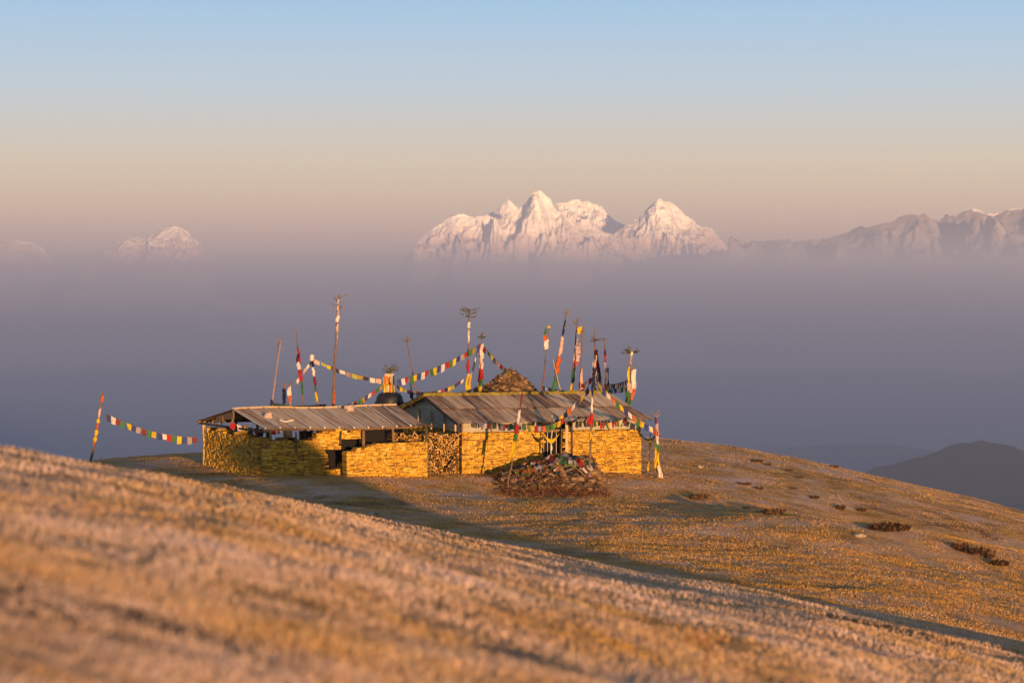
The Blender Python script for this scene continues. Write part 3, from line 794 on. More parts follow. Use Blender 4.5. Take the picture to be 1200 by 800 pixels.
POLES = [
    dict(label='short leaning pole with yellow rag windings standing alone at the far left', top=(121, 461), low=(107, 537), D=100, r=0.055, twigs=[(462, 9, 7, 0.7, 'twig', 14)],
         wraps=[(463, 472, 1.7, 'orange'), (478, 490, 1.5, 'pink'), (490, 497, 2.2, 'yellow'), (497, 503, 1.8, 'orange'), (503, 511, 2.3, 'yellow'), (511, 518, 2.4, 'yellow'), (518, 524, 1.4, 'orange')]),
    dict(label='thin bare reddish pole with a wispy twig top, leftmost behind the shelter roof', top=(329, 399), low=(318, 474), D=104, r=0.045, mat='red_bark', twigs=[(400, 14, 9, 0.8, 'twig', 16)], wraps=[(468, 480, 1.6, 'navy')]),
    dict(label='dark tilted pole with a hanging red and blue flag behind the shelter', top=(347, 386), low=(356, 476), D=104, r=0.045, twigs=[(389, 4, 3, 0.1, 'twig', 5)],
         banners=[(405, 424, 0, 1, -3, 2.5, 'red'), (415, 426, -2.5, 0, -3, 1, 'navy'), (424, 433, -3, 1, -2.5, 1.5, 'white'), (433, 446, -3, 2, -1, 2.2, 'red'), (446, 462, -1, 2, -0.5, 1.5, 'green')], wraps=[(446, 462, 1.1, 'maroon')]),
    dict(label='short pole topped with a white cloth knot and wound in coloured strips', top=(365, 416), low=(372, 472), D=104, r=0.04,
         wraps=[(415, 423, 2.6, 'white'), (423, 430, 1.6, 'navy'), (430, 441, 1.7, 'white'), (441, 452, 1.6, 'maroon'), (452, 459, 1.5, 'green'), (459, 471, 1.8, 'yellow')]),
    dict(label='tallest pole with a wide twig head and white cloth down its upper half', top=(397, 345), low=(390, 475), D=104, r=0.075, twigs=[(348, 16, 12, 0.35, 'twig', 20)],
         wraps=[(350, 357, 1.5, 'white'), (357, 370, 1.4, 'pink'), (369, 378, 2.4, 'white'), (378, 392, 1.6, 'pink'), (392, 408, 1.3, 'white')], banners=[(458, 474, 0, 2, 0, 3, 'orange')]),
    dict(label='stumpy post with antler shaped twigs and a white rag near the shelter ridge', top=(339, 452), low=(340, 478), D=104, r=0.05, mat='red_bark', twigs=[(451, 9, 12, 0.25, 'twig', 3)],
         banners=[(452, 463, -2, 2, -2.5, 2.5, 'white'), (463, 471, -2, 2.5, -1, 2, 'orange')]),
    dict(label='stumpy post wrapped in dark blue cloth behind the shelter ridge', top=(333, 450), low=(333, 478), D=104.5, r=0.05, twigs=[(450, 3, 5, 0.6, 'twig', 3)], wraps=[(455, 478, 2.0, 'navy')]),
    dict(label='bare pole leaning left with a small twig ball, between dome and house', top=(476, 397), low=(489, 466), D=110, r=0.045, twigs=[(397, 18, 6, 0.2, 'twig', 4)]),
    dict(label='thin short post under a dark cone of cloth beside the domed shrine', top=(481, 446), low=(483, 468), D=110, r=0.04, wraps=[(448, 456, 0.9, 'navy'), (456, 468, 1.9, 'navy')]),
    dict(label='tall pole with a flat spread of leafy sprigs and white rags above the house ridge', top=(549.5, 364), low=(548, 462), D=111, r=0.05,
         twigs=[(364, 16, 13, 0.15, 'sprig', 9)], wraps=[(377, 385, 2.0, 'white'), (386, 402, 1.5, 'white'), (421, 437, 1.8, 'red'), (437, 443, 2.0, 'pink')],
         banners=[(440, 460, -2.5, 0.5, -2, 0, 'yellow'), (438, 461, 1, 4, 0.5, 3.5, 'yellow')]),
    dict(label='pole hung with one long red banner beside the stone pile', top=(564, 394), low=(563, 460), D=111, r=0.05, twigs=[(395, 7, 8, 0.4, 'sprig', 4)],
         banners=[(403, 420, -1.5, 2.5, -1, 3.5, 'white'), (404, 448, -1.5, 0.5, -3, -0.5, 'red'), (420, 432, -1, 2.5, -1.5, 3, 'white'), (431, 445, -2, 3, -2.5, 3, 'red'), (444, 452, -2, 3, -2, 3, 'green'), (450, 461, -3, 2, -3, 1, 'yellow')]),
    dict(label='pole with a curled loop of green and yellow cloth at its tip', top=(643, 384), low=(635, 463), D=110, r=0.045,
         banners=[(385, 393, -4.5, -2, -5.5, -3, 'green'), (392, 399, -5.5, -1.5, -4.5, 0.5, 'orange'), (398, 409, -4, 1.5, -2.5, 2, 'white')], wraps=[(381, 385, 2.2, 'yellow'), (440, 462, 1.0, 'red')]),
    dict(label='tall slanting pole wound in white, orange and green cloth, rightmost leaning one', top=(664, 364), low=(648, 463), D=109, r=0.06, twigs=[(365, 8, 8, 0.5, 'twig', 5)],
         wraps=[(374, 394, 1.3, 'navy'), (394, 418, 2.2, 'pink'), (417, 438, 2.7, 'orange'), (438, 462, 2.3, 'green')]),
    dict(label='thin pale stick propped against the slanting striped pole', top=(648, 421), low=(653, 441), D=108.8, r=0.03, mat='pale_wood'),
    dict(label='pole with a wide faded banner of blue, pink, orange, green and yellow', top=(677, 374), low=(669, 463), D=109, r=0.045, twigs=[(374, 12, 8, 0.5, 'twig', 8)],
         banners=[(383, 391, 0, 6, 1, 6, 'yellow'), (396, 406, 0, 3, 0, 7, 'grey'), (405, 423, 0, 7, -1, 6.5, 'pink'), (422, 431, -1, 5, 0, 2, 'orange'), (431, 448, -0.5, 2.5, -0.5, 2.5, 'green'), (448, 459, -1.5, 2, -1.5, 2, 'yellow')]),
    dict(label='thin dark pole beside the faded banner with red and white cloth low down', top=(683, 382), low=(679, 462), D=108, r=0.045, twigs=[(386, 7, 6, 0.4, 'twig', 10)],
         banners=[(432, 456, 0, 2, 0, 4.5, 'pink'), (440, 455, -0.5, 1.5, -1, 1.5, 'red')]),
    dict(label='pole with a dark upturned trident at its head, crowded with torn strips', top=(697, 386), low=(698, 462), D=107, r=0.055, twigs=[(398, 5, 9, 0.2, 'sprig', 3), (408, 8, 7, 0.2, 'twig', 14)],
         banners=[(410, 450, 0, 3, 2, 7, 'maroon'), (416, 440, -1, 1.5, -2.5, 0.5, 'white'), (436, 452, 1, 6, 2, 9, 'white'), (424, 444, -3, -1, -4.5, -2, 'pink'), (430, 462, -2, 1, -3, -1, 'navy'), (450, 460, 3, 6, 3, 7, 'yellow')]),
    dict(label='slim pole with a scarlet ribbon near its top and white strip below', top=(708, 397), low=(712, 460), D=106, r=0.04, twigs=[(398, 5, 5, 0.5, 'twig', 4)],
         wraps=[(409, 425, 1.4, 'red')], banners=[(425, 452, -1, 1, -3, 1.5, 'pink'), (450, 458, -4, 0, -4, 0, 'orange'), (430, 460, 1, 2.4, 1, 3, 'navy')]),
    dict(label='bushy topped pole bundled in yellow and white cloth above the right roof end', top=(740, 409), low=(737, 476), D=103, r=0.06,
         twigs=[(411, 16, 9, 0.15, 'sprig', 5), (420, 16, 7, 0.1, 'twig', 14)], wraps=[(411, 417, 2.0, 'white'), (417, 430, 1.6, 'grey')],
         banners=[(430, 449, -4, -1, -3, -0.5, 'yellow'), (433, 456, 1, 6.5, 2, 7, 'white'), (454, 468, 2, 6.5, 1, 4.5, 'orange'), (449, 460, -3, 2, -3, 3, 'pink'), (458, 474, -4, 2, -3, 2, 'green'), (455, 472, -5, -2, -4.5, -2.5, 'navy')]),
    dict(label='dark pole against the right wall panel with blue, white and red cloth above the eave', top=(696, 428), low=(690.5, 545), D=94.5, r=0.05,
         wraps=[(430, 464, 1.6, 'navy'), (464, 484, 1.7, 'white'), (484, 496, 2.0, 'red'), (496, 504, 1.5, 'green'), (504, 515, 1.8, 'yellow')], banners=[(489, 497, -5, 0, -5, 1, 'red')]),
    dict(label='slanting pole before the front wall with white, red, green and yellow pennant', top=(612, 462), low=(598, 551), D=93.3, r=0.035,
         wraps=[(460, 480, 0.9, 'maroon'), (480, 497, 1.8, 'white'), (497, 508, 2.4, 'red'), (508, 518, 2.2, 'green')], banners=[(517, 536, -2, 2, -3.5, 1.5, 'yellow')]),
    dict(label='crooked pole with dangling yellow and white strips at the right corner of the house', top=(768, 483), low=(771, 564), D=98.6, r=0.05,
         twigs=[(484, 9, 7, 0.5, 'red_bark', 6)], wraps=[(488, 497, 1.5, 'maroon')],
         banners=[(496, 510, -1, 2.5, -1, 3.5, 'pink'), (505, 512, 0, 2, 2, 4.5, 'red'), (510, 520, -1, 2, 0, 3, 'white'), (518, 528, -2, 3, -2, 3, 'green'), (524, 548, -2, 1, -4, -1, 'yellow'), (530, 548, 0, 2, 1, 3, 'yellow'), (545, 561, 0, 4, 1, 6, 'white')]),
    dict(label='pale slim pole standing in the doorway with a yellow scarf swagged from it', top=(647, 486), low=(646, 536), D=96.5, r=0.03, mat='metal_bar', wraps=[(521, 529, 1.2, 'white')]),
]
ROOTS = [pole(s) for s in POLES]

# second short hanging post at the right house corner
mbp = None
pole(dict(label='low post beside the crooked pole with a thin yellow and white streamer', top=(763, 503), low=(759, 558), D=99.2, r=0.025,
          wraps=[(512, 524, 1.3, 'yellow'), (524, 531, 1.2, 'white')], banners=[(540, 551, -1, 1, -1.5, 0.5, 'yellow')]))

# ------------------------------------------------------------------ strings of prayer flags
SEQ = ['blue', 'white', 'red', 'green', 'yellow']
def string(A, B, sag, size, label, n=None, start=0, seq=SEQ, fill=0.86, skip=(), tilt=0.0, name='prayer_flag_string'):
    """a cord between A and B (px, py, depth) sagging by sag px, with flags hung edge to edge"""
    a = P(*A); b2 = P(*B)
    S = (A[2] + B[2]) / 2 / F_PX
    Lp = (b2 - a).length / S
    n = n or max(1, int(Lp / size[0]))
    rr = random.Random(label)
    def pt(t): return a.lerp(b2, t) + Vector((0, 0, -4 * sag * S * t * (1 - t)))
    root = empty(name, a, 0, label, 'prayer flags', 'strings of small prayer flags around the house')
    mb = MB(); mb.tube([pt(k / 24) - a for k in range(25)], 0.009, 4); mb.build('cord', M['cord'], root)
    for i in range(n):
        if i in skip: continue
        t0 = (i + 0.5 - fill / 2) / n; t1 = (i + 0.5 + fill / 2) / n
        h = size[1] * S * rr.uniform(0.72, 1.05); sw = rr.uniform(-0.25, 0.25); fold = rr.uniform(0, 6); amp = rr.uniform(0.01, 0.04)
        blow = tilt + rr.uniform(-0.5, 0.5)
        rows = []
        for j in range(4):
            q = j / 3; row = []
            for k in range(5):
                s_ = k / 4
                p = pt(t0 + (t1 - t0) * s_) - a
                row.append(p + Vector((sw * q * h, math.sin(s_ * 6 + fold + q) * amp * (0.3 + q) + blow * q * h * 0.5, -q * h * (1 - 0.06 * math.sin(s_ * 3.1 + fold)) + 0.004)))
            rows.append(row)
        fb = MB(); fb.grid(rows)
        fb.build('flag', M[('old_' if rr.random() < 0.22 else 'c_') + seq[(i + start) % len(seq)]], root, True)
    return root

string((124, 484, 100), (231, 512, 101), 7, (6.1, 9), 'long thin flag string sloping from the lone left pole to the shelter corner', start=0)
string((368, 420, 104), (447, 444, 106), 4, (8.2, 5.5), 'pale flag string from the knotted pole down to the domed shrine', start=1, seq=['white', 'pink', 'lime', 'yellow', 'navy'])
string((465, 445, 106), (562, 403, 111), 5, (7.6, 9), 'bright flag string climbing from the domed shrine to the red banner pole', start=0)
string((396, 478, 104), (449, 450, 106), 3, (6.0, 6.5), 'flag string rising from the shelter ridge to the domed shrine', start=3)
string((464, 451, 106), (544, 443, 111), 12, (7.2, 5), 'lower slack flag string from the domed shrine to the leafy topped pole', start=2, seq=['white', 'red', 'navy', 'yellow', 'lime', 'blue', 'maroon'])
string((566, 404, 111), (598, 436, 110), 2, (6.2, 6.5), 'short steep flag string from the red banner pole to the stone pile', start=2, seq=['blue', 'pink', 'maroon', 'green', 'yellow'])
string((366, 421, 104), (347, 446, 104), -1, (5.5, 5), 'very short flag string from the knotted pole to the red flag pole', start=0, seq=['navy', 'white', 'pink'])
string((505, 461, 110), (562, 452, 111), 4, (8, 3.0), 'dark blue flag string low along the left end of the house ridge', seq=['navy', 'blue', 'teal'])
string((318, 471, 104), (382, 473, 104), 3, (9, 8), 'dark green and navy flag string along the back of the shelter ridge', seq=['teal', 'teal', 'navy', 'green'], fill=1.0, tilt=0.1)
string((562, 402, 111), (549, 450, 111), -2, (5.5, 5), 'steep narrow flag string between the red banner pole and the leafy topped pole', seq=['navy', 'yellow', 'blue', 'white', 'teal'])
string((635, 452, 110), (735, 452, 103.4), 7, (7.4, 6.5), 'flag string low behind the house ridge among the right hand poles', start=0, seq=['blue', 'white', 'green', 'teal', 'blue', 'pink', 'green', 'yellow', 'orange'])
string((680, 452, 108), (699, 436, 107), 1, (9, 8), 'short pink and white flag string by the faded banner pole', seq=['red', 'pink'])
string((713, 450, 106), (739, 443, 103), 2, (7, 7), 'short dark flag string tied to the bushy topped pole', seq=['yellow', 'red', 'navy', 'teal'])
string((700, 447, 94.4), (770, 503, 98.4), 6, (10.5, 8.5), 'large flag string running down from the dark pole past the eave to the crooked pole', start=0, seq=['yellow', 'blue', 'white', 'orange', 'green'])
string((690, 452, 95.0), (650, 492, 95.8), 4, (7.5, 8.5), 'short flag string dropping steeply over the roof edge to the doorway', start=0, seq=['navy', 'yellow', 'blue', 'white', 'orange', 'navy', 'yellow'], fill=0.8)
string((557, 492, 96.2), (611, 493, 93.4), 5, (8.5, 7), 'small flag string along the left end of the front eave', start=2, seq=['white', 'red', 'green', 'grey'], fill=0.8, skip=(0, 5))
string((612, 495, 93.3), (662, 489, 95.6), 7, (7.2, 8), 'flag string slung over the dark doorway from the slanting pole', start=0, seq=['green', 'lime', 'yellow', 'red', 'grey', 'orange', 'green'])
string((693, 492, 94.5), (735, 488, 98.0), 5, (7, 8), 'small red and yellow flag string below the right part of the eave', seq=['red', 'green', 'yellow', 'white', 'red'], skip=(3,))
string((270, 494, 96.5), (330, 500, 97.5), 5, (7, 9), 'dim flag string hung inside the open left end of the shelter', seq=['red', 'white', 'yellow', 'teal', 'red', 'navy', 'teal'])
string((332, 503, 98), (420, 501, 99), 3, (9, 13), 'ragged dark cloth string hung under the middle of the shelter roof', seq=['teal', 'navy', 'pink', 'teal', 'navy', 'navy', 'red', 'white'], skip=(1, 4))

# yellow scarf swagged on the doorway pole and the slack black cable at the right corner
rows = []
for j in range(4):
    rows.append([P(637 + 18 * k / 12, 507.5 + 7 * math.sin(math.pi * k / 12) + j * 1.1 * (0.5 + math.sin(math.pi * k / 12)), 96.3 - 0.02 * j) for k in range(13)])
mb = MB(); mb.grid(rows); o = mb.build('scarf', M['c_yellow'], None, True)
tag(o, 'yellow scarf draped in a curve across the barred doorway', 'scarf')
mb = MB(); mb.tube([P(749 + 20 * k / 14, 505 + 4 * k / 14 + 34 * (k / 14) * (1 - k / 14), 99.2 - 0.4 * k / 14) for k in range(15)], 0.03, 6)
tag(mb.build('cable', M['black']), 'slack black cable looping from the house corner to the crooked pole', 'cable')
mb = MB(); mb.tube([P(672, 494, 97.8), P(678, 489, 97.5), P(688, 489, 97.3), P(684, 495, 97.2)], 0.05, 6)
tag(mb.build('dark_rag', M['dark']), 'twisted dark rag under the eave right of the doorway', 'rag')
# pale rags caught on the shelter roof
for (x, y, D, l) in ((313, 485, 95.9, 'pale pink rag caught on the left part of the shelter roof'), (405, 477, 98.5, 'bundle of pale rags tied on the shelter ridge')):
    mb = MB(); rr = random.Random(x)
    for k in range(5):
        c = P(x + rr.uniform(-3, 3), y + rr.uniform(-2, 5), D - 0.12); rows = []
        u = Vector((rr.uniform(0.05, 0.16), 0, rr.uniform(-.05, .05))); v = Vector((rr.uniform(-.1, .1), -0.05, -rr.uniform(0.1, 0.25)))
        for j in range(3): rows.append([c + u * q + v * j * 0.5 + Vector((0, 0.03 * math.sin(q * 3 + k), 0)) for q in range(3)])
        mb.grid(rows)
    tag(mb.build('rag', M['c_pink']), l, 'rag')
mb = MB(); mb.tube([P(328, 492, 94.6), P(334, 494, 94.5), P(344, 492, 94.6)], 0.03, 5)
tag(mb.build('rope_loop', M['tin_edge']), 'pale loop of rope lying on the left part of the shelter roof', 'rope')

# ------------------------------------------------------------------ dome shrine behind the shelter
c = P(456.5, 462, 106)
dome = empty('stupa', (c.x, c.y, gz(c.x, c.y)), 0, 'small black domed shrine with a cloth hung box and sprigs on top', 'stupa')
zb = gz(c.x, c.y)
def lathe(prof, n=20):
    mb = MB(); mb.grid([[(r * math.cos(2 * math.pi * k / n), r * math.sin(2 * math.pi * k / n), z) for k in range(n + 1)] for (r, z) in prof]); return mb
S = 106 / F_PX
ztop = c.z - zb + 3 * S
lathe([(0.85, -0.2), (0.85, 1.2), (0.78, 1.25), (0.60, 1.45), (0.59, ztop - 0.62), (0.60, ztop - 0.40), (0.57, ztop - 0.22), (0.48, ztop - 0.08), (0.30, ztop), (0.0, ztop + 0.02)]).build('dome', M['black'], dome, True)
for k in range(10):
    a = 2 * math.pi * k / 10
    mb = MB(); mb.tube([(0.605 * math.cos(a), 0.605 * math.sin(a), 1.5), (0.61 * math.cos(a), 0.61 * math.sin(a), ztop - 0.42)], 0.03, 5); mb.build('rib', M['black'], dome)
mb = MB(); h0, h1 = ztop - 0.03, ztop + 0.80
mb.hexa([(-.24, -.24, h0), (.24, -.24, h0), (.24, .24, h0), (-.24, .24, h0), (-.20, -.20, h1), (.20, -.20, h1), (.20, .20, h1), (-.20, .20, h1)])
mb.build('harmika', M['pale_wood'], dome)
rr = random.Random(4)
for k in range(12):
    x = -0.23 + 0.42 * (k % 6) / 5 + rr.uniform(-.04, .04); z1 = h1 - (0.05 if k < 6 else 0.35) + rr.uniform(-0.1, 0.05); l = rr.uniform(0.3, 0.5); wd = rr.uniform(0.06, 0.11)
    rows = [[(x + wd * (q - 0.5) + 0.02 * math.sin(j + k), -0.27 - 0.04 * math.sin(q * 4 + j + k) - (0.02 if k < 6 else 0), z1 - l * j / 4) for q in (0, .33, .66, 1)] for j in range(5)]
    mb = MB(); mb.grid(rows); mb.build('cloth_strip', M['c_' + ['lime', 'orange', 'yellow', 'maroon', 'white', 'teal', 'yellow', 'lime', 'white', 'orange', 'yellow', 'green'][k]], dome, True)
mb = MB()
for k in range(16):
    a = rr.uniform(0, 6.28); e = rr.uniform(0.2, 1.2); l = rr.uniform(0.3, 0.62)
    o = Vector((rr.uniform(-.05, .05), 0, h1)); d = Vector((math.cos(a) * math.cos(e), math.sin(a) * math.cos(e), math.sin(e)))
    mb.tube([o, o + d * l * 0.5 + Vector((0, 0, 0.08)), o + d * l], [0.02, 0.014, 0.006], 4)
    for q in range(14):
        cc = o + d * l * rr.uniform(0.5, 1.05) + Vector((rr.uniform(-.07, .07), rr.uniform(-.07, .07), rr.uniform(-.05, .07))); u = Vector((rr.uniform(-1, 1), rr.uniform(-1, 1), rr.uniform(-.4, .6))) * 0.06; v = Vector((rr.uniform(-1, 1), rr.uniform(-1, 1), rr.uniform(-.6, .6))) * 0.025
        mb.quad(cc - v, cc + u - v * 0.3, cc + u * 1.2 + v * 0.3, cc + v)
mb.build('sprigs', M['sprig'], dome)

# ------------------------------------------------------------------ stone pile behind the ridge
c = P(597, 460, 111.5)
zb = gz(c.x, c.y)
pile = empty('stone_shrine', (c.x, c.y, zb), 0, 'dark pyramid of heaped stones rising behind the house ridge', 'stone shrine')
mb = MB(); rr = random.Random(21)
for k in range(420):
    a = rr.uniform(0, 6.28); q = math.sqrt(rr.uniform(0, 1)); zz = rr.uniform(0, 1)
    ztop = 2.62 + (3.72 - 2.62) * (1 - q) if q < 1 else 2.6
    z = ztop - rr.uniform(0, 0.12) if rr.random() < 0.72 else rr.uniform(0, 2.6)
    R0 = 1.28 * (q if z > 2.5 else 1.0)
    mb.rock((R0 * math.cos(a), R0 * math.sin(a), z), rr.uniform(0.09, 0.2), rr, 0.55)
mb.build('rubble', M['rock'], pile)['kind'] = 'stuff'
lathe([(1.3, -0.2), (1.25, 2.5), (0.9, 2.9), (0.5, 3.3), (0.1, 3.62), (0.0, 3.64)], 14).build('core', M['stone_core'], pile)
mb = MB()
for k in range(160):
    a = rr.uniform(0, 6.28); q = rr.uniform(0.1, 1.0); o = Vector((1.3 * q * math.cos(a), 1.3 * q * math.sin(a), 2.62 + 1.1 * (1 - q)))
    d = Vector((rr.uniform(-1, 1), rr.uniform(-1, 1), rr.uniform(0.0, 1))) * 0.16
    mb.tube([o, o + d], [0.014, 0.006], 4)
mb.build('dead_stalks', M['brush'], pile)
mb = MB(); mb.rock((-1.35, 0, 2.6), 0.34, rr, 0.8); mb.rock((-1.0, -0.1, 2.85), 0.26, rr, 0.8); mb.build('boulder', M['rock'], pile)

# ------------------------------------------------------------------ heap of stones, brush and old flags in front of the door
c = P(640, 590, 95.4)
MX, MY = c.x, c.y
zb = gz(c.x, 93.0)
heap = empty('prayer_stone_heap', (MX, MY, zb), 0, 'broad heap of stones and dead brush strewn with old prayer flags before the doorway', 'stone heap')
def heap_h(x, y):
    sil = np.interp(x, [-2.25, -2.05, -1.75, -1.1, -0.55, 0.15, 0.8, 1.35, 1.85, 2.12, 2.3], [0, 0.42, 0.78, 1.02, 1.30, 1.62, 1.66, 1.66, 1.48, 0.85, 0])
    pr = np.interp(y, [-4.2, -3.4, -2.2, -1.5, -0.8, 0.1, 0.9, 1.3, 1.7], [0, 0.10, 0.22, 0.40, 0.68, 0.93, 1.0, 0.85, 0.3])
    wob = 1 + 0.10 * math.sin(x * 4.1 + y * 2.3) * math.cos(y * 3.7 - x)
    return 0.66 * float(sil * pr * wob) * (1 - 0.25 * max(0, -y - 0.6) * max(0, abs(x) - 1.2))
rows = []
nx = 36
for j in range(37):
    rows.append([(-2.4 + 4.8 * k / (nx - 1), -4.2 + 5.9 * j / 36, heap_h(-2.4 + 4.8 * k / (nx - 1), -4.2 + 5.9 * j / 36) - 0.12) for k in range(nx)])
mb = MB(); mb.grid(rows); mb.build('mound', M['rock'], heap, True)
rr = random.Random(33); mb = MB(); cnt = 0
while cnt < 420:
    x, y = rr.uniform(-2.2, 2.3), rr.uniform(-2.8, 1.6); h = heap_h(x, y)
    if h < 0.03: continue
    mb.rock((x, y, h + rr.uniform(-0.06, 0.04)), rr.uniform(0.07, 0.24), rr, 0.65); cnt += 1
mb.build('rubble', M['rock'], heap)['kind'] = 'stuff'
mb = MB(); cnt = 0
while cnt < 2600:
    x, y = rr.uniform(-2.6, 2.5), rr.uniform(-4.4, 1.4); h = heap_h(x, y)
    if h == 0 and rr.random() < 0.6: continue
    if h > 0.95 and rr.random() < 0.8: continue
    o = Vector((x, y, h - 0.03)); d = Vector((rr.uniform(-1, 1), rr.uniform(-1, 0.4), rr.uniform(0.1, 1.2))).normalized() * rr.uniform(0.08, 0.28)
    mb.tube([o, o + d * 0.6, o + d + Vector((0, 0, -0.02))], [0.012, 0.009, 0.004], 3, cap=False); cnt += 1
mb.build('dead_brush', M['brush'], heap)['kind'] = 'stuff'
def drape(x, y, w_, l, colr, ang=None, lift=0.05, name='old_flag'):
    """a rag lying on the heap, following its face"""
    ang = rr.uniform(-0.5, 0.5) if ang is None else ang
    rows = []; ph = rr.uniform(0, 6)
    for j in range(8):
        t = j / 7; row = []
        for k in range(4):
            s_ = k / 3 - 0.5
            px_ = x + math.cos(ang) * s_ * w_ * (1 - 0.3 * t * math.sin(ph)) + math.sin(ang) * t * l
            py_ = y + math.sin(ang) * s_ * w_ - math.cos(ang) * t * l * 0.55
            row.append((px_, py_ - 0.06, heap_h(px_, py_) + lift + 0.03 * math.sin(s_ * 7 + ph + t * 3)))
        rows.append(row)
    mb = MB(); mb.grid(rows); return mb.build(name, M[('c_' if rr.random() < 0.6 else 'old_') + colr], heap, True)
for (x, y, w_, l, cc) in ((-0.35, -0.75, 0.20, 0.75, 'white'), (-0.8, -0.85, 0.28, 0.6, 'lime'), (-0.1, -0.9, 0.10, 0.9, 'pink'), (0.95, -0.6, 0.22, 1.0, 'white'), (1.1, -0.75, 0.14, 1.1, 'lime'), (1.45, -0.35, 0.20, 0.8, 'red'), (1.3, -0.9, 0.2, 0.4, 'red'),
                          (1.55, -0.5, 0.18, 0.9, 'green'), (1.75, -0.3, 0.16, 0.9, 'yellow'), (1.85, -0.4, 0.16, 0.7, 'teal'), (0.55, -0.5, 0.18, 0.8, 'grey'), (0.75, -0.4, 0.2, 0.6, 'teal'), (0.2, -0.4, 0.16, 0.5, 'maroon'), (-0.75, -0.5, 0.3, 0.25, 'maroon'),
                          (-1.1, -0.5, 0.25, 0.3, 'blue'), (-1.35, -0.6, 0.3, 0.25, 'navy'), (-1.6, -0.6, 0.2, 0.3, 'white'), (-0.2, 0.1, 0.4, 0.3, 'teal'), (0.5, 0.2, 0.5, 0.25, 'grey'), (1.0, 0.2, 0.4, 0.25, 'navy'), (0.25, -1.15, 0.14, 0.6, 'orange'), (0.55, -1.2, 0.12, 0.6, 'pink'),
                          (1.0, -1.3, 0.14, 0.5, 'white'), (1.5, -1.2, 0.25, 0.3, 'maroon'), (1.35, -1.3, 0.14, 0.45, 'white'), (-0.9, -1.0, 0.14, 0.5, 'orange'), (-1.2, -0.9, 0.1, 0.5, 'yellow'), (0.85, -0.95, 0.12, 0.6, 'yellow'), (1.2, -0.2, 0.3, 0.4, 'white'), (0.9, 0.05, 0.25, 0.4, 'pink'),
                          (-0.55, -0.35, 0.2, 0.4, 'navy'), (0.0, -0.65, 0.2, 0.35, 'orange'), (1.65, -0.9, 0.14, 0.5, 'maroon'), (0.35, -0.75, 0.1, 0.9, 'yellow')):
    drape(x, y + 0.35, w_ * 1.3, l * 1.15, cc, lift=0.15)
for k in range(30):
    x, y = rr.uniform(-1.7, 1.9), rr.uniform(-0.9, 0.6)
    drape(x, y, rr.uniform(0.14, 0.28), rr.uniform(0.3, 0.8), rr.choice(['white', 'pink', 'lime', 'yellow', 'green', 'red', 'white', 'orange', 'grey', 'lime', 'navy']), lift=0.16)
for k in range(35):
    x, y = rr.uniform(-1.9, 2.0), rr.uniform(-1.5, 0.9)
    drape(x, y, rr.uniform(0.06, 0.18), rr.uniform(0.15, 0.5), rr.choice(['grey', 'navy', 'maroon', 'teal', 'lime', 'orange', 'pink', 'white', 'navy', 'grey']), lift=0.07)
for (x0, y0, x1, y1) in ((0.1, -0.5, 1.0, -1.3), (-0.9, -0.6, 0.3, -0.5), (0.9, -0.5, 1.5, -1.35), (-1.2, -0.5, -0.9, -1.2)):
    mb = MB(); mb.tube([(x0 + (x1 - x0) * k / 8, y0 + (y1 - y0) * k / 8 - 0.04, heap_h(x0 + (x1 - x0) * k / 8, y0 + (y1 - y0) * k / 8) + 0.07) for k in range(9)], 0.022, 5); mb.build('pale_stick', M['pale_wood'], heap)

# ------------------------------------------------------------------ loose stones, shrubs and stalks on the slopes
def on_ground(px, py, lo, hi):
    """march the view ray of a pixel down onto the terrain"""
    best = None
    for D in np.arange(lo, hi, 0.25):
        p = P(px, py, D)
        if p.z <= gz(p.x, p.y): return Vector((p.x, p.y, gz(p.x, p.y)))
    p = P(px, py, hi); return Vector((p.x, p.y, gz(p.x, p.y)))
for (px, py, lo, hi, r, l) in ((435, 603, 55, 95, 0.16, 'pale rounded stone at the edge of the shadow in front of the buildings'), (1006, 629, 55, 120, 0.16, 'pale stone on the near swell of the right hillside'),
                               (271, 597, 14, 48, 0.05, 'long pale stone in the near grass at the left'), (600, 606, 55, 95, 0.07, 'small white stone on the ground below the flag heap'), (713, 566, 60, 110, 0.06, 'small white stone right of the flag heap'), (820, 548, 80, 130, 0.12, 'pale flat stone on the far right slope')):
    g = on_ground(px, py, lo, hi); rr = random.Random(px); mb = MB()
    mb.rock((0, 0, r * 0.35), r, rr, 0.55); mb.rock((r * 1.1, 0.1, r * 0.2), r * 0.6, rr, 0.5)
    o = mb.build('stone', M['pale_rock']); o.location = g; tag(o, l, 'stone')

def shrub_mesh(seed, w_, h, n):
    rr = random.Random(seed); mb = MB()
    for k in range(n):
        a = rr.uniform(0, 6.28); q = math.sqrt(rr.random()); o = Vector((w_ * 0.8 * q * math.cos(a), w_ * 0.5 * q * math.sin(a), 0))
        d = Vector((math.cos(a) * 0.6 * q + rr.uniform(-.3, .3), math.sin(a) * 0.4 + rr.uniform(-.3, .3), 1)).normalized(); l = h * rr.uniform(0.5, 1.1) * (1 - 0.5 * q)
        mb.tube([o, o + d * l], [0.012, 0.005], 3, cap=False)
        for z in range(7):
            c_ = o + d * l * rr.uniform(0.25, 1.05); u = Vector((rr.uniform(-1, 1), rr.uniform(-1, 1), rr.uniform(0, 1.2))) * 0.06; v = Vector((rr.uniform(-1, 1), rr.uniform(-1, 1), rr.uniform(-.6, .6))) * 0.028
            mb.quad(c_ - v, c_ + u - v * 0.4, c_ + u * 1.1 + v * 0.4, c_ + v)
    return mb
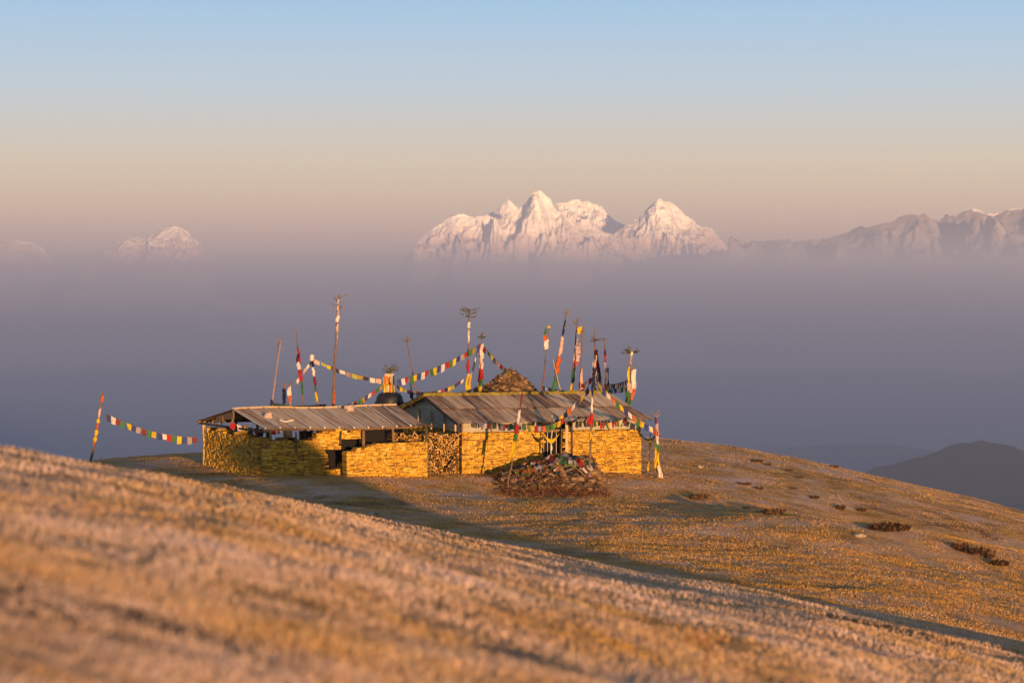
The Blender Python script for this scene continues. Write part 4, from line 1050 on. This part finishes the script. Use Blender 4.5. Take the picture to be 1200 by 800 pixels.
SHR = [(1041, 623, 0.85, 0.34, 'large dark brown shrub on the right hillside'), (1142, 649, 0.8, 0.24, 'flat dark shrub at the far right below the ridge'), (1171, 663, 0.35, 0.22, 'small dark tuft of shrub at the far right edge')]
for i, (px, py, w_, h, l) in enumerate(SHR):
    o = shrub_mesh(i, w_, h, 200 if i == 0 else 120).build('low_shrub', M['heather']); o.location = on_ground(px, py, 55, 135); tag(o, l, 'shrub', 'dark low shrubs on the right hillside')
proto = shrub_mesh(50, 0.36, 0.26, 60).build('low_shrub', M['heather'])
tag(proto, 'one of the flat dark heather patches scattered over the right hillside', 'shrub', 'flat heather patches on the right hillside')
rr = random.Random(77)
spots = [(888, 542), (900, 545), (925, 552), (937, 561), (872, 568), (889, 573), (875, 596), (893, 601), (908, 603), (930, 573), (955, 585), (985, 597), (820, 585), (1010, 600), (1125, 645), (1160, 655), (978, 548)]
for i, (px, py) in enumerate(spots):
    o = proto if i == 0 else proto.copy()
    if i: COL.objects.link(o)
    o.location = on_ground(px, py, 60, 135); s_ = rr.uniform(0.45, 1.0)
    o.scale = (s_ * rr.uniform(0.8, 1.5), s_, s_ * rr.uniform(0.6, 1.3)); o.rotation_euler = (0, 0, rr.uniform(-0.3, 0.3))
# unseen leafy clump added right of the view to shadow the shelter walls
bx_, by_ = 8.4, 32.0
g = Vector((bx_, by_, gz(bx_, by_)))
shadow_bush = empty('shadow_bush', g, 0, 'round leafy shade caster added out of view beyond the right edge', 'shadow_bush')
mb = MB(); rr = random.Random(88)
for k in range(9):
    a = rr.uniform(0, 6.28); mb.tube([(0.1 * math.cos(a), 0.1 * math.sin(a), -0.1), (0.4 * math.cos(a), 0.4 * math.sin(a), 0.7), (1.2 * math.cos(a), 1.0 * math.sin(a), 1.4)], [0.05, 0.035, 0.02], 5)
mb.build('stem', M['bark'], shadow_bush)
mb = MB(); zc = 2.75 - g.z
for k in range(15000):
    bl = rr.choice([(-0.1, 0.0, 1.0, 0.95, 0.9), (0.7, 0.2, 0.95, 0.9, 0.95), (0.2, -0.3, 0.8, 0.9, 0.8), (1.45, 0.0, 0.6, 0.85, 0.65)])
    th = rr.uniform(0, 6.28); cz = rr.uniform(-1, 1); r_ = rr.random() ** 0.4 * rr.uniform(0.85, 1.1); sz = math.sqrt(1 - cz * cz)
    c_ = Vector((bl[0] + bl[3] * r_ * sz * math.cos(th), bl[1] + 0.9 * bl[3] * r_ * sz * math.sin(th), zc + bl[2] + bl[4] * r_ * cz)); p_ = Vector((rr.uniform(-1, 1), rr.uniform(-1, 1), rr.uniform(-1, 1))) * 0.16; q_ = Vector((rr.uniform(-1, 1), rr.uniform(-1, 1), rr.uniform(-1, 1))) * 0.09
    mb.quad(c_ - q_, c_ + p_ - q_ * 0.3, c_ + p_ * 1.2 + q_ * 0.3, c_ + q_)
mb.build('leaves', M['sprig'], shadow_bush)
# dry stalk standing in the near grass
g = on_ground(826, 800, 9, 40); mb = MB(); rr = random.Random(5)
H = 0.30
mb.tube([g + Vector((0, 0, -0.05)), g + Vector((0.01, 0, H * 0.6)), g + Vector((0.03, 0, H))], [0.006, 0.005, 0.003], 5)
for k in range(9):
    b0 = g + Vector((0.01, 0, H * rr.uniform(0.55, 1))); e = b0 + Vector((rr.uniform(-.13, .13), rr.uniform(-.1, .1), rr.uniform(0.0, .08))); mb.tube([b0, e], [0.004, 0.002], 4)
    for z in range(3): mb.rock(e + Vector((rr.uniform(-.015, .015),) * 3), 0.011, rr, 0.8)
tag(mb.build('dry_stalk', M['brush']), 'single branching dry weed standing in the near frosted grass', 'weed')

# ------------------------------------------------------------------ grass
def grass_mat(name, stops, frost_col, lo, hi):
    m = material(name, stops[1][1], 0.8)
    b = NB(m)
    f = b.noise(1.3, 6, 0.7)
    g = b.n('NewGeometry'); a = b.n('MapRange'); b.l(g.outputs['Random Per Island'], a.inputs['Value']); a.inputs['To Min'].default_value = -0.16; a.inputs['To Max'].default_value = 0.16
    s = b.n('Math', operation='ADD'); b.l(f, s.inputs[0]); b.l(a.outputs[0], s.inputs[1])
    base = b.ramp(s.outputs[0], stops)
    fr = b.ramp(b.noise(0.42, 6, 0.72), [(lo, (0, 0, 0)), (hi, (1, 1, 1))])
    b.color(b.mix(fr, base, frost_col))
    t = m.node_tree; bsdf = b.b; tr = t.nodes.new('ShaderNodeBsdfTranslucent'); mix = t.nodes.new('ShaderNodeMixShader'); mix.inputs[0].default_value = 0.25
    src = bsdf.inputs['Base Color'].links[0].from_socket
    t.links.new(src, tr.inputs['Color']); t.links.new(bsdf.outputs[0], mix.inputs[1]); t.links.new(tr.outputs[0], mix.inputs[2]); t.links.new(mix.outputs[0], t.nodes['Material Output'].inputs['Surface'])
    return m
STOPS = [(0.25, (0.30, 0.14, 0.02)), (0.4, (0.56, 0.29, 0.05)), (0.58, (0.70, 0.41, 0.11)), (0.75, (0.76, 0.50, 0.21))]
mgr = grass_mat('dry_straw_grass', STOPS, (0.80, 0.59, 0.48), 0.36, 0.62)
mgr2 = grass_mat('short_dry_turf', [(0.26, (0.20, 0.095, 0.014)), (0.4, (0.50, 0.245, 0.036)), (0.58, (0.68, 0.37, 0.08)), (0.75, (0.74, 0.45, 0.16))], (0.76, 0.53, 0.42), 0.56, 0.80)

def blades(name, x, y, h, wd, mat, label, rng, lean=0.6):
    n = len(x)
    z = ground_z(x, y) - 0.01
    a = rng.uniform(0, 2 * np.pi, n); ln = rng.uniform(0.1, lean, n) * h
    fa = rng.uniform(0, np.pi, n)
    dx, dy = np.cos(fa) * wd * 0.5, np.sin(fa) * wd * 0.5
    V = np.empty((n, 4, 3))
    V[:, 0] = np.stack([x - dx, y - dy, z], 1); V[:, 1] = np.stack([x + dx, y + dy, z], 1)
    V[:, 2] = np.stack([x + dx * 0.5 + np.cos(a) * ln, y + dy * 0.5 + np.sin(a) * ln, z + h], 1)
    V[:, 3] = np.stack([x - dx * 0.5 + np.cos(a) * ln, y - dy * 0.5 + np.sin(a) * ln, z + h], 1)
    o = mesh_np(name, V.reshape(-1, 3), np.arange(n * 4).reshape(-1, 4), mat)
    return tag(o, label, 'grass', kind='stuff')
rng = np.random.default_rng(12)
# the near slope: tufts
n = 800000
d = 1 / rng.uniform(1 / 58, 1 / 6.5, int(n * 0.6)); d = np.concatenate([d, rng.uniform(8, 60, n - len(d))])
x = rng.uniform(-1, 1, n) * (d * 0.27 + 1.2); y = d
keep = vnoise(x * 5.1, y * 5.1, 5) * 0.4 + vnoise(x * 0.8, y * 0.8, 6) * 0.6 > rng.uniform(0.0, 0.62, n)
keep &= g_near(x, y) > g_mid(x, y) - 0.3
x, y = x[keep], y[keep]
tall = 0.5 + 0.9 * vnoise(x * 2.3, y * 2.3, 8)
h = rng.uniform(0.010, 0.045, len(x)) * tall
blades('grass', x, y, h, 0.005 + 0.00025 * y, mgr, 'dry frosted tussock grass covering the near slope', rng, 1.0)
# the shoulder and the right hillside: short turf
n = 720000
y = 1 / rng.uniform(1 / 132, 1 / 54, n); x = -0.235 * y + rng.uniform(0, 1, n) * (0.48 * y)
keep = vnoise(x * 1.7, y * 1.7, 15) * 0.5 + vnoise(x * 0.45, y * 0.45, 16) * 0.5 > rng.uniform(0.12, 0.66, n)
hx = (x - HX) * math.cos(A18) + (y - HY) * math.sin(A18); hy = -(x - HX) * math.sin(A18) + (y - HY) * math.cos(A18)
keep &= ~((hx > -2.8) & (hx < HL) & (hy > 0) & (hy < HD))
sx = (x - SX) * math.cos(A22) + (y - SY) * math.sin(A22); sy = -(x - SX) * math.sin(A22) + (y - SY) * math.cos(A22)
keep &= ~((sx > 0) & (sx < SL) & (sy > 0) & (sy < SDP))
x, y = x[keep], y[keep]
h = rng.uniform(0.015, 0.055, len(x)) * (0.5 + vnoise(x * 1.1, y * 1.1, 18))
blades('grass', x, y, h, 0.014, mgr2, 'short dry turf covering the shoulder and right hillside', rng)
